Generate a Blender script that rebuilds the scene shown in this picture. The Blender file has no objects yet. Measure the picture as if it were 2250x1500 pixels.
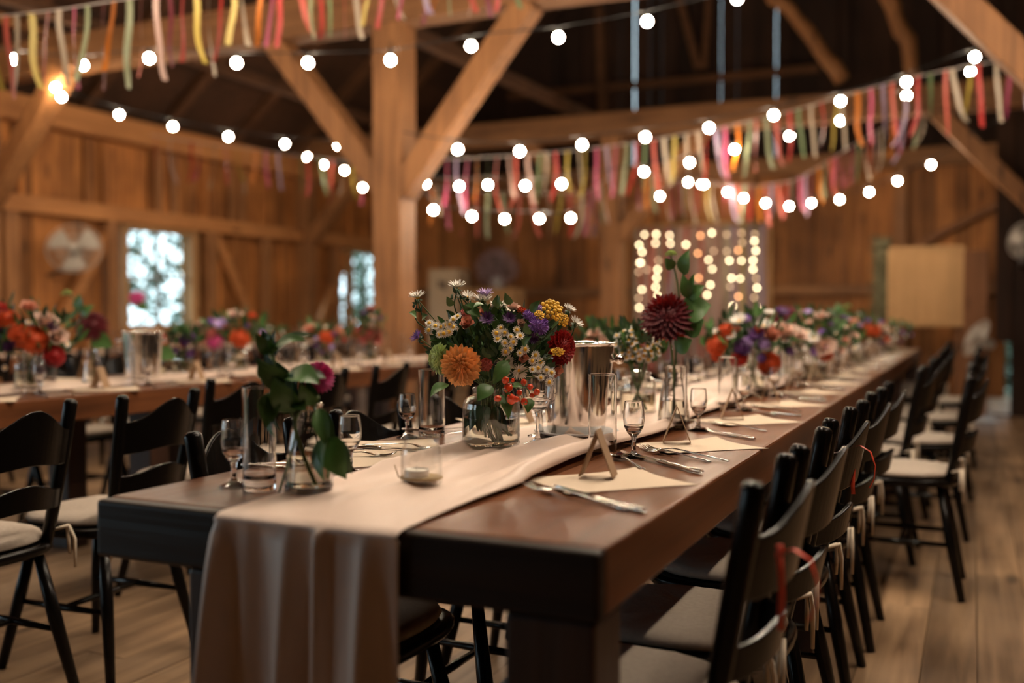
import bpy, math, random
from mathutils import Vector, Matrix, Quaternion
PI = math.pi
rnd = random.Random(7)
S = bpy.context.scene
COL = S.collection

# ---------------------------------------------------------------- camera
EYE = 1.07
YAW, PITCH = math.radians(24.9), math.radians(-1.57)
FPX = 2187.5
cd = bpy.data.cameras.new('camera'); cam = bpy.data.objects.new('camera', cd); COL.objects.link(cam)
cam.location = (0, 0, EYE)
cam.rotation_euler = (PI/2 + PITCH, 0, YAW)
cd.lens = 35; cd.sensor_width = 36; cd.clip_start = .05; cd.clip_end = 200
cd.dof.use_dof = True; cd.dof.focus_distance = 2.22; cd.dof.aperture_fstop = 1.4
S.camera = cam
# ---------------------------------------------------------------- world, exposure
w = bpy.data.worlds.new('world'); S.world = w; w.use_nodes = True
bg = w.node_tree.nodes['Background']; bg.inputs[0].default_value = (.70, .90, 1.0, 1); bg.inputs[1].default_value = 2.1
S.view_settings.view_transform = 'Standard'; S.view_settings.look = 'None'
S.view_settings.exposure = 0.88; S.view_settings.gamma = 1
S.cycles.use_denoising = True
S.cycles.max_bounces = 10; S.cycles.diffuse_bounces = 4; S.cycles.glossy_bounces = 4; S.cycles.transmission_bounces = 10
S.cycles.transparent_max_bounces = 12
S.cycles.sample_clamp_indirect = 14.0; S.cycles.caustics_reflective = False; S.cycles.blur_glossy = .1
BULB_E = 150.0
def portal(loc, rot, sx, sy, name):
    l = bpy.data.lights.new(name, 'AREA'); l.shape = 'RECTANGLE'; l.size = sx; l.size_y = sy
    l.cycles.is_portal = True
    o = bpy.data.objects.new(name, l); o.location = loc; o.rotation_euler = rot; COL.objects.link(o)

# ---------------------------------------------------------------- geometry helpers
cY, sY, cP, sP = math.cos(YAW), math.sin(YAW), math.cos(PITCH), math.sin(PITCH)
FW = Vector((-sY*cP, cY*cP, sP)); RT = Vector((cY, sY, 0)); UP = RT.cross(FW)
def ray(x, y): return FW + RT*((x-1125)/FPX) - UP*((y-750)/FPX)
def at(x, y, d): return Vector((0, 0, EYE)) + ray(x, y)*d            # a point seen at (x, y), d metres deep
def onz(x, y, z): v = ray(x, y); return v*((z-EYE)/v.z) + Vector((0, 0, EYE))
def onx(x, y, X): v = ray(x, y); return v*(X/v.x) + Vector((0, 0, EYE))
def ony(x, y, Y): v = ray(x, y); return v*(Y/v.y) + Vector((0, 0, EYE))

class MB:
    def __init__(s): s.v = []; s.f = []; s.sm = []; s.mi = []
    def add(s, vs, fs, smooth=False, mi=0):
        b = len(s.v); s.v += [tuple(p) for p in vs]
        for f in fs: s.f.append(tuple(i+b for i in f)); s.sm.append(smooth); s.mi.append(mi)
    def box(s, lo, hi, mi=0):
        x0, y0, z0 = lo; x1, y1, z1 = hi
        s.add([(x0,y0,z0),(x1,y0,z0),(x1,y1,z0),(x0,y1,z0),(x0,y0,z1),(x1,y0,z1),(x1,y1,z1),(x0,y1,z1)],
              [(0,3,2,1),(4,5,6,7),(0,1,5,4),(1,2,6,5),(2,3,7,6),(3,0,4,7)], False, mi)
    def bar(s, a, b, wx, wy, up=(0, 0, 1), mi=0, bend=0, n=1, wob=0, r=None):
        a, b = Vector(a), Vector(b); d = (b-a).normalized(); u = Vector(up)
        if abs(d.dot(u)) > .98: u = Vector((0, 1, 0))
        sx = d.cross(u).normalized(); sy = sx.cross(d).normalized()
        vs, fs = [], []
        for i in range(n+1):
            t = i/n; c = a.lerp(b, t) + sy*(bend*math.sin(PI*t))
            if r and wob: c += sx*r.uniform(-wob, wob) + sy*r.uniform(-wob, wob)
            for p, q in ((-1,-1),(1,-1),(1,1),(-1,1)): vs.append(c + sx*(p*wx/2) + sy*(q*wy/2))
        for i in range(n):
            for k in range(4): fs.append((i*4+k, i*4+(k+1)%4, i*4+4+(k+1)%4, i*4+4+k))
        fs += [(3,2,1,0), (n*4, n*4+1, n*4+2, n*4+3)]
        s.add(vs, fs, n > 1, mi)
    def tube(s, pts, rad, n=8, mi=0, cap=True):
        pts = [Vector(p) for p in pts]; m = len(pts)
        if not hasattr(rad, '__len__'): rad = [rad]*m
        d0 = (pts[1]-pts[0]).normalized(); u = Vector((0,0,1)) if abs(d0.z) < .9 else Vector((1,0,0))
        sx = d0.cross(u).normalized(); vs, fs = [], []
        for i in range(m):
            d = (pts[min(i+1,m-1)]-pts[max(i-1,0)]).normalized()
            sx = (sx - d*sx.dot(d)).normalized(); sy = d.cross(sx)
            for k in range(n):
                a = 2*PI*k/n; vs.append(pts[i] + (sx*math.cos(a)+sy*math.sin(a))*rad[i])
        for i in range(m-1):
            for k in range(n): fs.append((i*n+k, i*n+(k+1)%n, (i+1)*n+(k+1)%n, (i+1)*n+k))
        if cap: fs += [tuple(range(n-1, -1, -1)), tuple(range((m-1)*n, m*n))]
        s.add(vs, fs, True, mi)
    def lathe(s, prof, n=24, c=(0,0,0), mi=0, close=False):
        q = [prof[0]]
        for a, b in zip(prof, prof[1:]):                              # short end loops keep long walls flat-shaded
            L = math.hypot(b[0]-a[0], b[1]-a[1])
            if L > .008: e = .0012/L; q += [(a[0]+(b[0]-a[0])*e, a[1]+(b[1]-a[1])*e), (b[0]+(a[0]-b[0])*e, b[1]+(a[1]-b[1])*e)]
            q.append(b)
        prof = q; vs, fs = [], []; m = len(prof)
        for r_, z in prof:
            for k in range(n): a = 2*PI*k/n; vs.append((c[0]+r_*math.cos(a), c[1]+r_*math.sin(a), c[2]+z))
        for i in range(m if close else m-1):
            j = (i+1) % m
            for k in range(n): fs.append((i*n+k, i*n+(k+1)%n, j*n+(k+1)%n, j*n+k))
        if not close:
            if prof[0][0] > 1e-6: fs.append(tuple(range(n-1,-1,-1)))
            if prof[-1][0] > 1e-6: fs.append(tuple(range((m-1)*n, m*n)))
        s.add(vs, fs, True, mi)
    def ball(s, c, r, n=10, m=6, mi=0, sc=(1,1,1)):
        vs = [(c[0],c[1],c[2]-r*sc[2])]; fs = []
        for i in range(1, m):
            t = PI*i/m
            for k in range(n):
                a = 2*PI*k/n; vs.append((c[0]+r*sc[0]*math.sin(t)*math.cos(a), c[1]+r*sc[1]*math.sin(t)*math.sin(a), c[2]-r*sc[2]*math.cos(t)))
        vs.append((c[0],c[1],c[2]+r*sc[2])); L = len(vs)-1
        for k in range(n): fs.append((0, 1+(k+1)%n, 1+k))
        for i in range(m-2):
            for k in range(n): fs.append((1+i*n+k, 1+i*n+(k+1)%n, 1+(i+1)*n+(k+1)%n, 1+(i+1)*n+k))
        for k in range(n): fs.append((1+(m-2)*n+k, 1+(m-2)*n+(k+1)%n, L))
        s.add(vs, fs, True, mi)
    def grid(s, rows, mi=0, smooth=True):
        m, n = len(rows), len(rows[0]); vs = [p for r_ in rows for p in r_]
        s.add(vs, [(i*n+k, i*n+k+1, (i+1)*n+k+1, (i+1)*n+k) for i in range(m-1) for k in range(n-1)], smooth, mi)
    def mesh(s, name, mats):
        me = bpy.data.meshes.new(name); me.from_pydata(s.v, [], s.f); me.update()
        me.polygons.foreach_set('use_smooth', s.sm); me.polygons.foreach_set('material_index', s.mi)
        for m in (mats if isinstance(mats, (list, tuple)) else [mats]): me.materials.append(m)
        return me
def link(name, me, parent=None, loc=None, rot=None, scale=None, mw=None):
    o = bpy.data.objects.new(name, me); COL.objects.link(o)
    if parent: o.parent = parent
    if mw is not None: o.matrix_basis = mw
    if loc is not None: o.location = loc
    if rot is not None: o.rotation_euler = rot
    if scale is not None: o.scale = scale
    return o
def build(mb, name, m, parent=None, **k): return link(name, mb.mesh(name, m), parent, **k)
def bevel(o, wd=.004, seg=2):
    m = o.modifiers.new('edge', 'BEVEL'); m.width = wd; m.segments = seg; m.limit_method = 'ANGLE'; return o
def tag(o, label, cat, group=None, kind=None):
    o['label'] = label; o['category'] = cat
    if group: o['group'] = group
    if kind: o['kind'] = kind
    return o
def thing(name, label, cat, loc=(0,0,0), rz=0, group=None):
    o = link(name, None, loc=loc, rot=(0,0,rz)); return tag(o, label, cat, group)
def struct(o): o['kind'] = 'structure'; return o
def dup(root, loc, rz, label=None):
    r = root.copy(); COL.objects.link(r); r.location = loc; r.rotation_euler = (0, 0, rz)
    if label: r['label'] = label
    for ch in list(root.children):
        c = ch.copy(); COL.objects.link(c); c.parent = r
        for g in list(ch.children):
            d = g.copy(); COL.objects.link(d); d.parent = c
    return r
ORD = ['first','second','third','fourth','fifth','sixth','seventh','eighth','ninth','tenth','eleventh','twelfth','thirteenth','fourteenth','fifteenth','sixteenth','seventeenth','eighteenth']

# ---------------------------------------------------------------- materials
def mat(name, col, rough=.5, metal=0, trans=0, ior=1.45, emit=None, es=0, sub=0, noise=None, bump=0, bs=40, coat=0, spec=.5, alpha=1):
    m = bpy.data.materials.new(name); m.use_nodes = True; nt = m.node_tree; p = nt.nodes['Principled BSDF']
    p.inputs['Base Color'].default_value = (*col, 1); p.inputs['Roughness'].default_value = rough
    p.inputs['Metallic'].default_value = metal; p.inputs['Transmission Weight'].default_value = trans; p.inputs['IOR'].default_value = ior
    p.inputs['Specular IOR Level'].default_value = spec; p.inputs['Coat Weight'].default_value = coat
    if emit: p.inputs['Emission Color'].default_value = (*emit, 1); p.inputs['Emission Strength'].default_value = es
    if noise or bump:
        tc = nt.nodes.new('ShaderNodeTexCoord'); n = nt.nodes.new('ShaderNodeTexNoise'); n.inputs['Scale'].default_value = bs
        n.inputs['Detail'].default_value = 5; nt.links.new(tc.outputs['Object'], n.inputs['Vector'])
        if noise:
            mx = nt.nodes.new('ShaderNodeMix'); mx.data_type = 'RGBA'; mx.inputs[6].default_value = (*col, 1); mx.inputs[7].default_value = (*noise, 1)
            nt.links.new(n.outputs['Fac'], mx.inputs[0]); nt.links.new(mx.outputs[2], p.inputs['Base Color'])
        if bump:
            b = nt.nodes.new('ShaderNodeBump'); b.inputs['Strength'].default_value = bump; b.inputs['Distance'].default_value = .002
            nt.links.new(n.outputs['Fac'], b.inputs['Height']); nt.links.new(b.outputs['Normal'], p.inputs['Normal'])
    return m
def wood(name, dark, light, axis='Z', rough=.7, var=.35, scale=1.0, bump=.3, knots=True, coat=0, spec=.4):
    m = bpy.data.materials.new(name); m.use_nodes = True; nt = m.node_tree; N = nt.nodes.new; L = nt.links.new
    p = nt.nodes['Principled BSDF']; p.inputs['Roughness'].default_value = rough; p.inputs['Coat Weight'].default_value = coat
    p.inputs['Specular IOR Level'].default_value = spec; p.inputs['Coat Roughness'].default_value = .2
    tc = N('ShaderNodeTexCoord'); geo = N('ShaderNodeNewGeometry'); mp = N('ShaderNodeMapping')
    s = {'X': (1.2, 22, 22), 'Y': (22, 1.2, 22), 'Z': (22, 22, 1.2)}[axis]
    mp.inputs['Scale'].default_value = tuple(q*scale for q in s); L(tc.outputs['Object'], mp.inputs['Vector'])
    off = N('ShaderNodeVectorMath'); off.operation = 'ADD'; sc = N('ShaderNodeMath'); sc.operation = 'MULTIPLY'; sc.inputs[1].default_value = 37
    L(geo.outputs['Random Per Island'], sc.inputs[0]); L(mp.outputs['Vector'], off.inputs[0]); L(sc.outputs[0], off.inputs[1])
    n = N('ShaderNodeTexNoise'); n.inputs['Scale'].default_value = 1; n.inputs['Detail'].default_value = 6; n.inputs['Distortion'].default_value = .6
    L(off.outputs[0], n.inputs['Vector'])
    n2 = N('ShaderNodeTexNoise'); n2.inputs['Scale'].default_value = 1.7; n2.inputs['Detail'].default_value = 3; L(tc.outputs['Object'], n2.inputs['Vector'])
    rp = N('ShaderNodeValToRGB'); rp.color_ramp.elements[0].position = .3; rp.color_ramp.elements[1].position = .7
    rp.color_ramp.elements[0].color = (*dark, 1); rp.color_ramp.elements[1].color = (*light, 1)
    ad = N('ShaderNodeMath'); ad.operation = 'MULTIPLY_ADD'; ad.inputs[1].default_value = .45; L(n2.outputs['Fac'], ad.inputs[0])
    a2 = N('ShaderNodeMath'); a2.operation = 'MULTIPLY'; a2.inputs[1].default_value = .55; L(n.outputs['Fac'], a2.inputs[0]); L(a2.outputs[0], ad.inputs[2])
    L(ad.outputs[0], rp.inputs[0])
    mr = N('ShaderNodeMapRange'); mr.inputs[3].default_value = 1-var; mr.inputs[4].default_value = 1+var*.6; L(geo.outputs['Random Per Island'], mr.inputs[0])
    mul = N('ShaderNodeVectorMath'); mul.operation = 'SCALE'; L(rp.outputs[0], mul.inputs[0]); L(mr.outputs[0], mul.inputs[3])
    last = mul.outputs[0]
    if knots:
        vo = N('ShaderNodeTexVoronoi'); vo.inputs['Scale'].default_value = 1
        m2 = N('ShaderNodeMapping'); m2.inputs['Scale'].default_value = {'X': (1.3,5,5), 'Y': (5,1.3,5), 'Z': (5,5,1.3)}[axis]; L(tc.outputs['Object'], m2.inputs['Vector']); L(m2.outputs['Vector'], vo.inputs['Vector'])
        k = N('ShaderNodeMapRange'); k.inputs[1].default_value = .06; k.inputs[2].default_value = .16; k.inputs[3].default_value = .35; k.inputs[4].default_value = 1; L(vo.outputs['Distance'], k.inputs[0])
        ml = N('ShaderNodeVectorMath'); ml.operation = 'SCALE'; L(last, ml.inputs[0]); L(k.outputs[0], ml.inputs[3]); last = ml.outputs[0]
    L(last, p.inputs['Base Color'])
    if bump:
        b = N('ShaderNodeBump'); b.inputs['Strength'].default_value = bump; b.inputs['Distance'].default_value = .004; L(n.outputs['Fac'], b.inputs['Height']); L(b.outputs['Normal'], p.inputs['Normal'])
    return m
M = {}
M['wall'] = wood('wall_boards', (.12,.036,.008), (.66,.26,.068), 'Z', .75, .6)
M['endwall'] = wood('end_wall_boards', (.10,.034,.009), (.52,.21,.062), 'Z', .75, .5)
M['railY'] = wood('rail_timber', (.26,.10,.03), (.50,.22,.075), 'Y', .7, .1)
M['railX'] = wood('beam_timber', (.11,.045,.016), (.29,.135,.052), 'X', .7, .1)
M['post'] = wood('post_timber', (.13,.052,.017), (.37,.165,.060), 'Z', .65, .1)
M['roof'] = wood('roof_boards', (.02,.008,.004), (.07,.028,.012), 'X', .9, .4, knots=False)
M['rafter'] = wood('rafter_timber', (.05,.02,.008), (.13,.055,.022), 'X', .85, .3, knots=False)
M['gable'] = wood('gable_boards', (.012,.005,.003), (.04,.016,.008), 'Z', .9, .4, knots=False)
M['floor'] = wood('floor_planks', (.075,.040,.020), (.46,.29,.165), 'Y', .5, .32, .8, .6)
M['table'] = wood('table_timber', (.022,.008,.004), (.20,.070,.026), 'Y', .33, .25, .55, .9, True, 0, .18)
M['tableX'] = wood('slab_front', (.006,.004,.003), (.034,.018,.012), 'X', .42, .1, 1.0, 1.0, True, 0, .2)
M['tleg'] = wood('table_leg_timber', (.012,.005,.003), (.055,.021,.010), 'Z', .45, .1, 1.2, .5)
M['chair'] = mat('black_paint', (.0045,.0035,.003), .22, bump=.1, bs=60, spec=.2)
M['cushion'] = mat('linen_cushion', (.50,.43,.36), .95, noise=(.36,.30,.25), bump=.5, bs=90)
M['tie'] = mat('linen_tie', (.62,.53,.42), .9)
M['runner'] = mat('satin_runner', (.68,.53,.45), .42, bump=.1, bs=250, spec=.35)
M['napkin'] = mat('paper_napkin', (.60,.485,.37), .85)
M['card'] = mat('kraft_card', (.30,.185,.105), .8)
M['steel'] = mat('polished_steel', (.78,.75,.72), .12, 1)
M['brush'] = mat('brushed_steel', (.70,.68,.66), .2, 1)
M['glass'] = mat('clear_glass', (1,1,1), .0, trans=1, ior=1.47)
M['thin'] = mat('thin_glass', (1,1,1), .0); _n = M['thin'].node_tree; _o = _n.nodes['Material Output']; _mx = _n.nodes.new('ShaderNodeMixShader'); _lw = _n.nodes.new('ShaderNodeLayerWeight'); _lw.inputs[0].default_value = .5; _pw = _n.nodes.new('ShaderNodeMath'); _pw.operation = 'POWER'; _pw.inputs[1].default_value = 3.4; _f = _n.nodes.new('ShaderNodeMath'); _f.operation = 'MULTIPLY_ADD'; _f.inputs[1].default_value = .9; _f.inputs[2].default_value = .06; _n.links.new(_lw.outputs['Facing'], _pw.inputs[0]); _n.links.new(_pw.outputs[0], _f.inputs[0])
_t = _n.nodes.new('ShaderNodeBsdfTransparent'); _t.inputs[0].default_value = (.995,1,.995,1); _g = _n.nodes.new('ShaderNodeBsdfGlossy'); _g.inputs['Roughness'].default_value = .03
_n.links.new(_f.outputs[0], _mx.inputs[0]); _n.links.new(_t.outputs[0], _mx.inputs[1]); _n.links.new(_g.outputs[0], _mx.inputs[2]); _n.links.new(_mx.outputs[0], _o.inputs[0])
M['water'] = mat('vase_water', (.93,.92,.80), .0, trans=1, ior=1.33)
M['plate'] = mat('grey_plate', (.42,.42,.43), .3)
M['wax'] = mat('candle_wax', (.75,.70,.62), .5); M['alu'] = mat('tealight_cup', (.6,.58,.56), .35, 1)
M['twine'] = mat('jute_twine', (.38,.26,.13), .9)
M['stem'] = mat('flower_stem', (.075,.14,.035), .55, noise=(.10,.11,.04), bs=20)
M['leaf'] = mat('green_leaf', (.045,.12,.028), .42, noise=(.085,.18,.045), bs=25)
M['leafd'] = mat('dark_leaf', (.02,.05,.016), .5, noise=(.04,.085,.026), bs=25)
M['cable'] = mat('black_cable', (.01,.01,.01), .6)
M['cord'] = mat('white_cord', (.45,.4,.38), .7)
M['bulb'] = mat('glowing_bulb', (1,1,1), .3, emit=(1,.79,.56), es=BULB_E)
M['bulbhot'] = mat('hot_bulb', (1,1,1), .3, emit=(1,.74,.46), es=BULB_E*2.6)
M['bulbnear'] = mat('added_fill_bulb', (1,1,1), .3, emit=(1,.82,.62), es=BULB_E*2.8); M['fairy'] = mat('fairy_led', (1,1,1), .3, emit=(1,.74,.42), es=10); M['fairyo'] = mat('fairy_led_orange', (1,1,1), .3, emit=(1,.42,.16), es=6)  # bulbnear: stronger glow for the fill strings added overhead
M['fairyd'] = mat('fairy_led_dim', (1,1,1), .3, emit=(1,.62,.34), es=3.2)
M['frame'] = wood('window_frame', (.30,.15,.06), (.5,.28,.12), 'Z', .6, .1, knots=False)
M['muntin'] = mat('window_bar', (.20,.17,.14), .6)
M['pane'] = mat('window_pane', (.95,1,.98), 0, trans=1, ior=1.45)
M['foliage'] = mat('outdoor_leaves', (.05,.10,.07), .5, noise=(.12,.19,.14), bs=3)
M['ground'] = mat('outdoor_ground', (.10,.13,.07), .95)
M['fan'] = mat('white_fan_plastic', (.42,.38,.34), .5); M['fandark'] = mat('fan_motor', (.08,.07,.07), .5)
M['board'] = wood('light_plywood', (.36,.20,.085), (.52,.31,.145), 'Z', .7, .12)
M['panel'] = wood('brown_panel', (.16,.065,.025), (.26,.11,.045), 'Z', .7, .1)
M['white'] = mat('cream_paint', (.58,.45,.31), .6); M['dark'] = mat('dark_print', (.10,.07,.06), .7)
M['crate'] = wood('pale_crate', (.36,.20,.09), (.48,.28,.13), 'X', .8, .2)
M['moss'] = mat('ivy_column', (.12,.115,.055), .8, noise=(.20,.17,.10), bs=40)
RC = dict(red=(.60,.035,.03), green=(.20,.28,.13), coral=(.75,.14,.10), cream=(.62,.50,.38), yellow=(.62,.46,.08), wine=(.28,.04,.07),
          pink=(.62,.10,.22), lilac=(.45,.33,.50), orange=(.85,.25,.02), blush=(.66,.42,.36), plum=(.20,.08,.14), sage=(.34,.38,.22))
for k, c in RC.items(): M['rib_'+k] = mat('ribbon_'+k, tuple(q*.50 for q in c), .45)
M['rib_bow'] = mat('bow_ribbon', (.62,.07,.035), .4)
FC = dict(orange=(1,.54,.22), lime=(.55,.66,.30), crimson=(.36,.012,.012), burgundy=(.115,.006,.012), white=(.80,.76,.70), purple=(.28,.13,.48), plum=(.075,.018,.11),
          lilac=(.45,.32,.62), pink=(.72,.34,.24), blush=(.78,.55,.45), red=(.42,.022,.012), hot=(.58,.085,.018), magenta=(.62,.08,.28), yellow=(.82,.48,.04), cream=(.72,.60,.42), rose=(.50,.13,.11))
def petalmat(name, c):
    m = mat(name, c, .55, sub=0); nt = m.node_tree; p = nt.nodes['Principled BSDF']
    g = nt.nodes.new('ShaderNodeNewGeometry'); mr = nt.nodes.new('ShaderNodeMapRange'); mr.inputs[3].default_value = .68; mr.inputs[4].default_value = 1.2
    v = nt.nodes.new('ShaderNodeVectorMath'); v.operation = 'SCALE'; v.inputs[0].default_value = c
    nt.links.new(g.outputs['Random Per Island'], mr.inputs[0]); nt.links.new(mr.outputs[0], v.inputs[3]); nt.links.new(v.outputs[0], p.inputs['Base Color']); return m
for k, c in FC.items(): M['fl_'+k] = petalmat('petal_'+k, c)

# ================================================================ THE BARN
XW, XE, YE, YS, YG = -8.6, 5.2, 14.2, -4.0, 0
EAVE, XR, ZR = 3.25, -1.7, 9.2
def plate_y(px): return onx(px, 600, XW).y
mb = MB(); x = XW - .1
r = random.Random(3)
while x < XE + .1:                                                   # floor planks run away from the camera
    wd = r.uniform(.15, .21); y = YS - r.uniform(0, 3)
    while y < YE + .2:
        ln = r.uniform(2.2, 4.5); mb.box((x+.0015, max(y, YS-.2), -.04), (x+wd-.0015, min(y+ln-.003, YE+.2), r.uniform(-.002, .0))); y += ln
    x += wd
mb.box((XW-.3, YS-.3, -.12), (XE+.3, YE+.3, -.041))
struct(build(mb, 'floor', M['floor']))

W1 = (plate_y(266), plate_y(415), .93, 2.03); W2 = (plate_y(763), plate_y(836), .90, 2.03)
SL = (plate_y(684), plate_y(699), 1.05, 1.62); DR = (-2.2, 1.6, 0, 2.6)
def boards(mb, axis, fixed, lo, hi, z0, ztop, holes, r, wmin=.13, wmax=.24, out=-1, gaps=(), lap=.012):
    a = lo
    while a < hi:
        wd = r.uniform(wmin, wmax); b = min(a+wd, hi); off = r.choice((0, .018, .03))
        zt = ztop((a+b)/2) if callable(ztop) else ztop
        cuts = [(z0, zt)]
        for h in holes:
            if b > h[0]+.001 and a < h[1]-.001:
                if a < h[0] - .02: b = h[0]; wd = b-a
                elif b > h[1] + .02: b = h[1]; wd = b-a
                cuts = [q for c in cuts for q in ((c[0], min(c[1], h[2])), (max(c[0], h[3]), c[1])) if q[1]-q[0] > .01]
        g = 0
        for gp in gaps:
            if a <= gp < b: g = .009
        la = lap
        for h in holes:
            if abs(b-h[0]) < .003: la = 0
        if g: la = -g
        for c0, c1 in cuts:
            p0, p1 = (fixed+out*(.03+off), fixed+out*off); p0, p1 = min(p0, p1), max(p0, p1)
            if axis == 'Y': mb.box((p0, a, c0), (p1, b+la, c1))
            else: mb.box((a, p0, c0), (b+la, p1, c1))
        a = b
mb = MB(); r = random.Random(11)
boards(mb, 'Y', XW, YS, YE, 0, EAVE, [W1, W2, SL, DR], r, lap=-.014)
boards(mb, 'Y', XW-.066, YS, YE, 0, EAVE, [W1, W2, SL, DR], r, .5, .8); nb = len(mb.f)
y = 4.2
while y < YE-.2:                                                     # battens over some of the joints
    wd = r.choice((.05, .07, .09))
    for z0, z1 in ((.02, 2.07), (2.25, 2.94)):
        if r.random() < .55 and not any(h[0]-.14 < y < h[1]+.10 and z0 < h[3] for h in (W1, W2, SL)): mb.box((XW-.001, y, z0), (XW+.028, y+wd, z1))
    y += r.uniform(.22, .5)
struct(build(mb, 'wall_left', M['wall']))
mb = MB(); r = random.Random(5)
boards(mb, 'X', YE, XW-.1, 0.36, 0, 3.05, [], r, out=1, lap=-.012)
boards(mb, 'X', YE+.064, XW-.1, 0.36, 0, 3.05, [], r, .5, .8, out=1)
struct(build(mb, 'wall_back', M['endwall']))
slope = (ZR-EAVE)/(XR-XW)
mb = MB(); r = random.Random(8)
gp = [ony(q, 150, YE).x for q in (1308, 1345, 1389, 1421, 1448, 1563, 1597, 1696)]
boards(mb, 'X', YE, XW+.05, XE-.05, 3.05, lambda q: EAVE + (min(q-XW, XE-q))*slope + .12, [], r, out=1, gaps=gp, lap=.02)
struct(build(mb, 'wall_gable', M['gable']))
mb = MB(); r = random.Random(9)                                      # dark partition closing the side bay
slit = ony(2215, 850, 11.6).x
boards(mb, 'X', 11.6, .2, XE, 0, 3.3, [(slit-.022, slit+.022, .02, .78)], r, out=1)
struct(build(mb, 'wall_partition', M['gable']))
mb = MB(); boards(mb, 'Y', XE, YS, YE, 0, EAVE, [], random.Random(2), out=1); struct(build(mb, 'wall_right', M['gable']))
DF = (-7.6, -6.2, 0, 2.6)  # unseen door opening behind the camera, added to let in side daylight
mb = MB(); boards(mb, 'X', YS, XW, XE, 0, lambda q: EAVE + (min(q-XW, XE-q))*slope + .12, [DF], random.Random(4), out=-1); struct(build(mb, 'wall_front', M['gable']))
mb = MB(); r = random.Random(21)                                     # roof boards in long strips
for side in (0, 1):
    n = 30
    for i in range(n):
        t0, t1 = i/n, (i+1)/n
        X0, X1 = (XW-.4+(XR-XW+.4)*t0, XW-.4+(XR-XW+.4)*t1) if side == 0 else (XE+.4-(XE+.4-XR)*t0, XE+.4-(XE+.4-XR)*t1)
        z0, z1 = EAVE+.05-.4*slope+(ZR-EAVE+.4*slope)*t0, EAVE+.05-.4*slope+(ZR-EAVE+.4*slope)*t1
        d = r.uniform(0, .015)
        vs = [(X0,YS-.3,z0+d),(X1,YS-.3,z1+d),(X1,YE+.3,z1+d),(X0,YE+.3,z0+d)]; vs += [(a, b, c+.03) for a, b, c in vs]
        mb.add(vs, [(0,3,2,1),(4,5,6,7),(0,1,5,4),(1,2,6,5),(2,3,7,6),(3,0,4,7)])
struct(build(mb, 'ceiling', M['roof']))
for i in range(15):
    y = -2.9 + i*1.18
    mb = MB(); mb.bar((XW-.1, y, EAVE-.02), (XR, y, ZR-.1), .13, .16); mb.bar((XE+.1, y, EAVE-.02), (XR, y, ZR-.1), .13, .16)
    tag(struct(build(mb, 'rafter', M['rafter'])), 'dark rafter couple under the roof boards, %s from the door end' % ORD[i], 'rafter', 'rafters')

TN = [0]
def timber(a, b, wx, wy, m, label, cat='beam', n=6, bend=0, wob=.004, up=(0,0,1), name='timber_beam'):
    TN[0] += 1; mb = MB(); mb.bar(a, b, wx, wy, up, 0, bend, n, wob, random.Random(TN[0]))
    o = build(mb, name, m); me = o.data
    for p in me.polygons: p.use_smooth = False
    bevel(o, .012, 2); tag(struct(o), label, cat); return o
def trim(a, b, wx, wy, m, up=(0,0,1), n=3):
    TN[0] += 1; mb = MB(); mb.bar(a, b, wx, wy, up, 0, 0, n, .003, random.Random(TN[0])); o = build(mb, 'trim_%d' % TN[0], m)
    for p in o.data.polygons: p.use_smooth = False
    bevel(o, .006, 1); struct(o)
XI = XW + .07
trim((XI+.03, 4.0, 3.08), (XI+.03, YE, 3.08), .18, .26, M['railY'])                    # wall plate
trim((XI+.03, YS, 3.08), (XI+.03, 4.0, 3.08), .18, .26, M['railY'])
trim((XI, DR[1]+.1, 2.16), (XI, YE, 2.16), .14, .17, M['railY'])                        # mid rail above the windows
def vx(px): return plate_y(px)
for px, wd in ((8, .16), (232, .15), (449, .17), (571, .13), (724, .10), (900, .16)):
    y = vx(px) if px < 890 else YE-.1
    trim((XI, y, 0), (XI, y, 2.08), .13, wd, M['post'], (0,1,0))
for y in (2.7, 6.45, 11.45): trim((XI+.04, y, 0), (XI+.04, y, 2.95), .2, .22, M['post'], (0,1,0))
trim((XI-.01, vx(238), 2.02), (XI-.01, vx(95), .80), .09, .12, M['railY'])
trim((XI-.01, vx(462), 2.05), (XI-.01, vx(556), .80), .09, .12, M['railY'])
trim((XI-.01, vx(752), 1.98), (XI-.01, vx(682), .70), .09, .12, M['railY'])
for px in (345, 378, 505, 528): trim((XI-.04, vx(px), 2.24), (XI-.04, vx(px), 2.96), .05, .10, M['post'], (0,1,0), 1)
# end wall framing
trim((XW, YE-.06, 3.12), (.95, YE-.06, 3.12), .16, .24, M['railX'])
trim((XW, YE-.05, 1.40), (.3, YE-.05, 1.40), .10, .14, M['railX'])
for X in (-6.6, -2.9, -.9): trim((X, YE-.05, 0), (X, YE-.05, 3.0), .12, .16, M['post'], (1,0,0))
trim((-4.6, YE-.07, 1.3), (-3.7, YE-.07, .3), .08, .12, M['railX'], (0,1,0)); trim((-1.5, YE-.07, .3), (-.95, YE-.07, 1.3), .08, .12, M['railX'], (0,1,0))
trim(ony(2005,545,YE-.1), ony(2222,432,YE-.1), .08, .13, M['panel'], (0,1,0))
trim(ony(1120,212,YE-.08), ony(1800,150,YE-.08), .09, .15, M['rafter'], (0,1,0)); trim(ony(1320,20,YE-.08), ony(1326,250,YE-.08), .12, .22, M['rafter'], (0,1,0))
trim(ony(1490,-20,YE-.14), ony(1535,150,YE-.14), .10, .12, M['rafter'], (0,1,0)); trim(ony(1560,-20,YE-.14), ony(1548,150,YE-.14), .08, .10, M['rafter'], (0,1,0))
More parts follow.
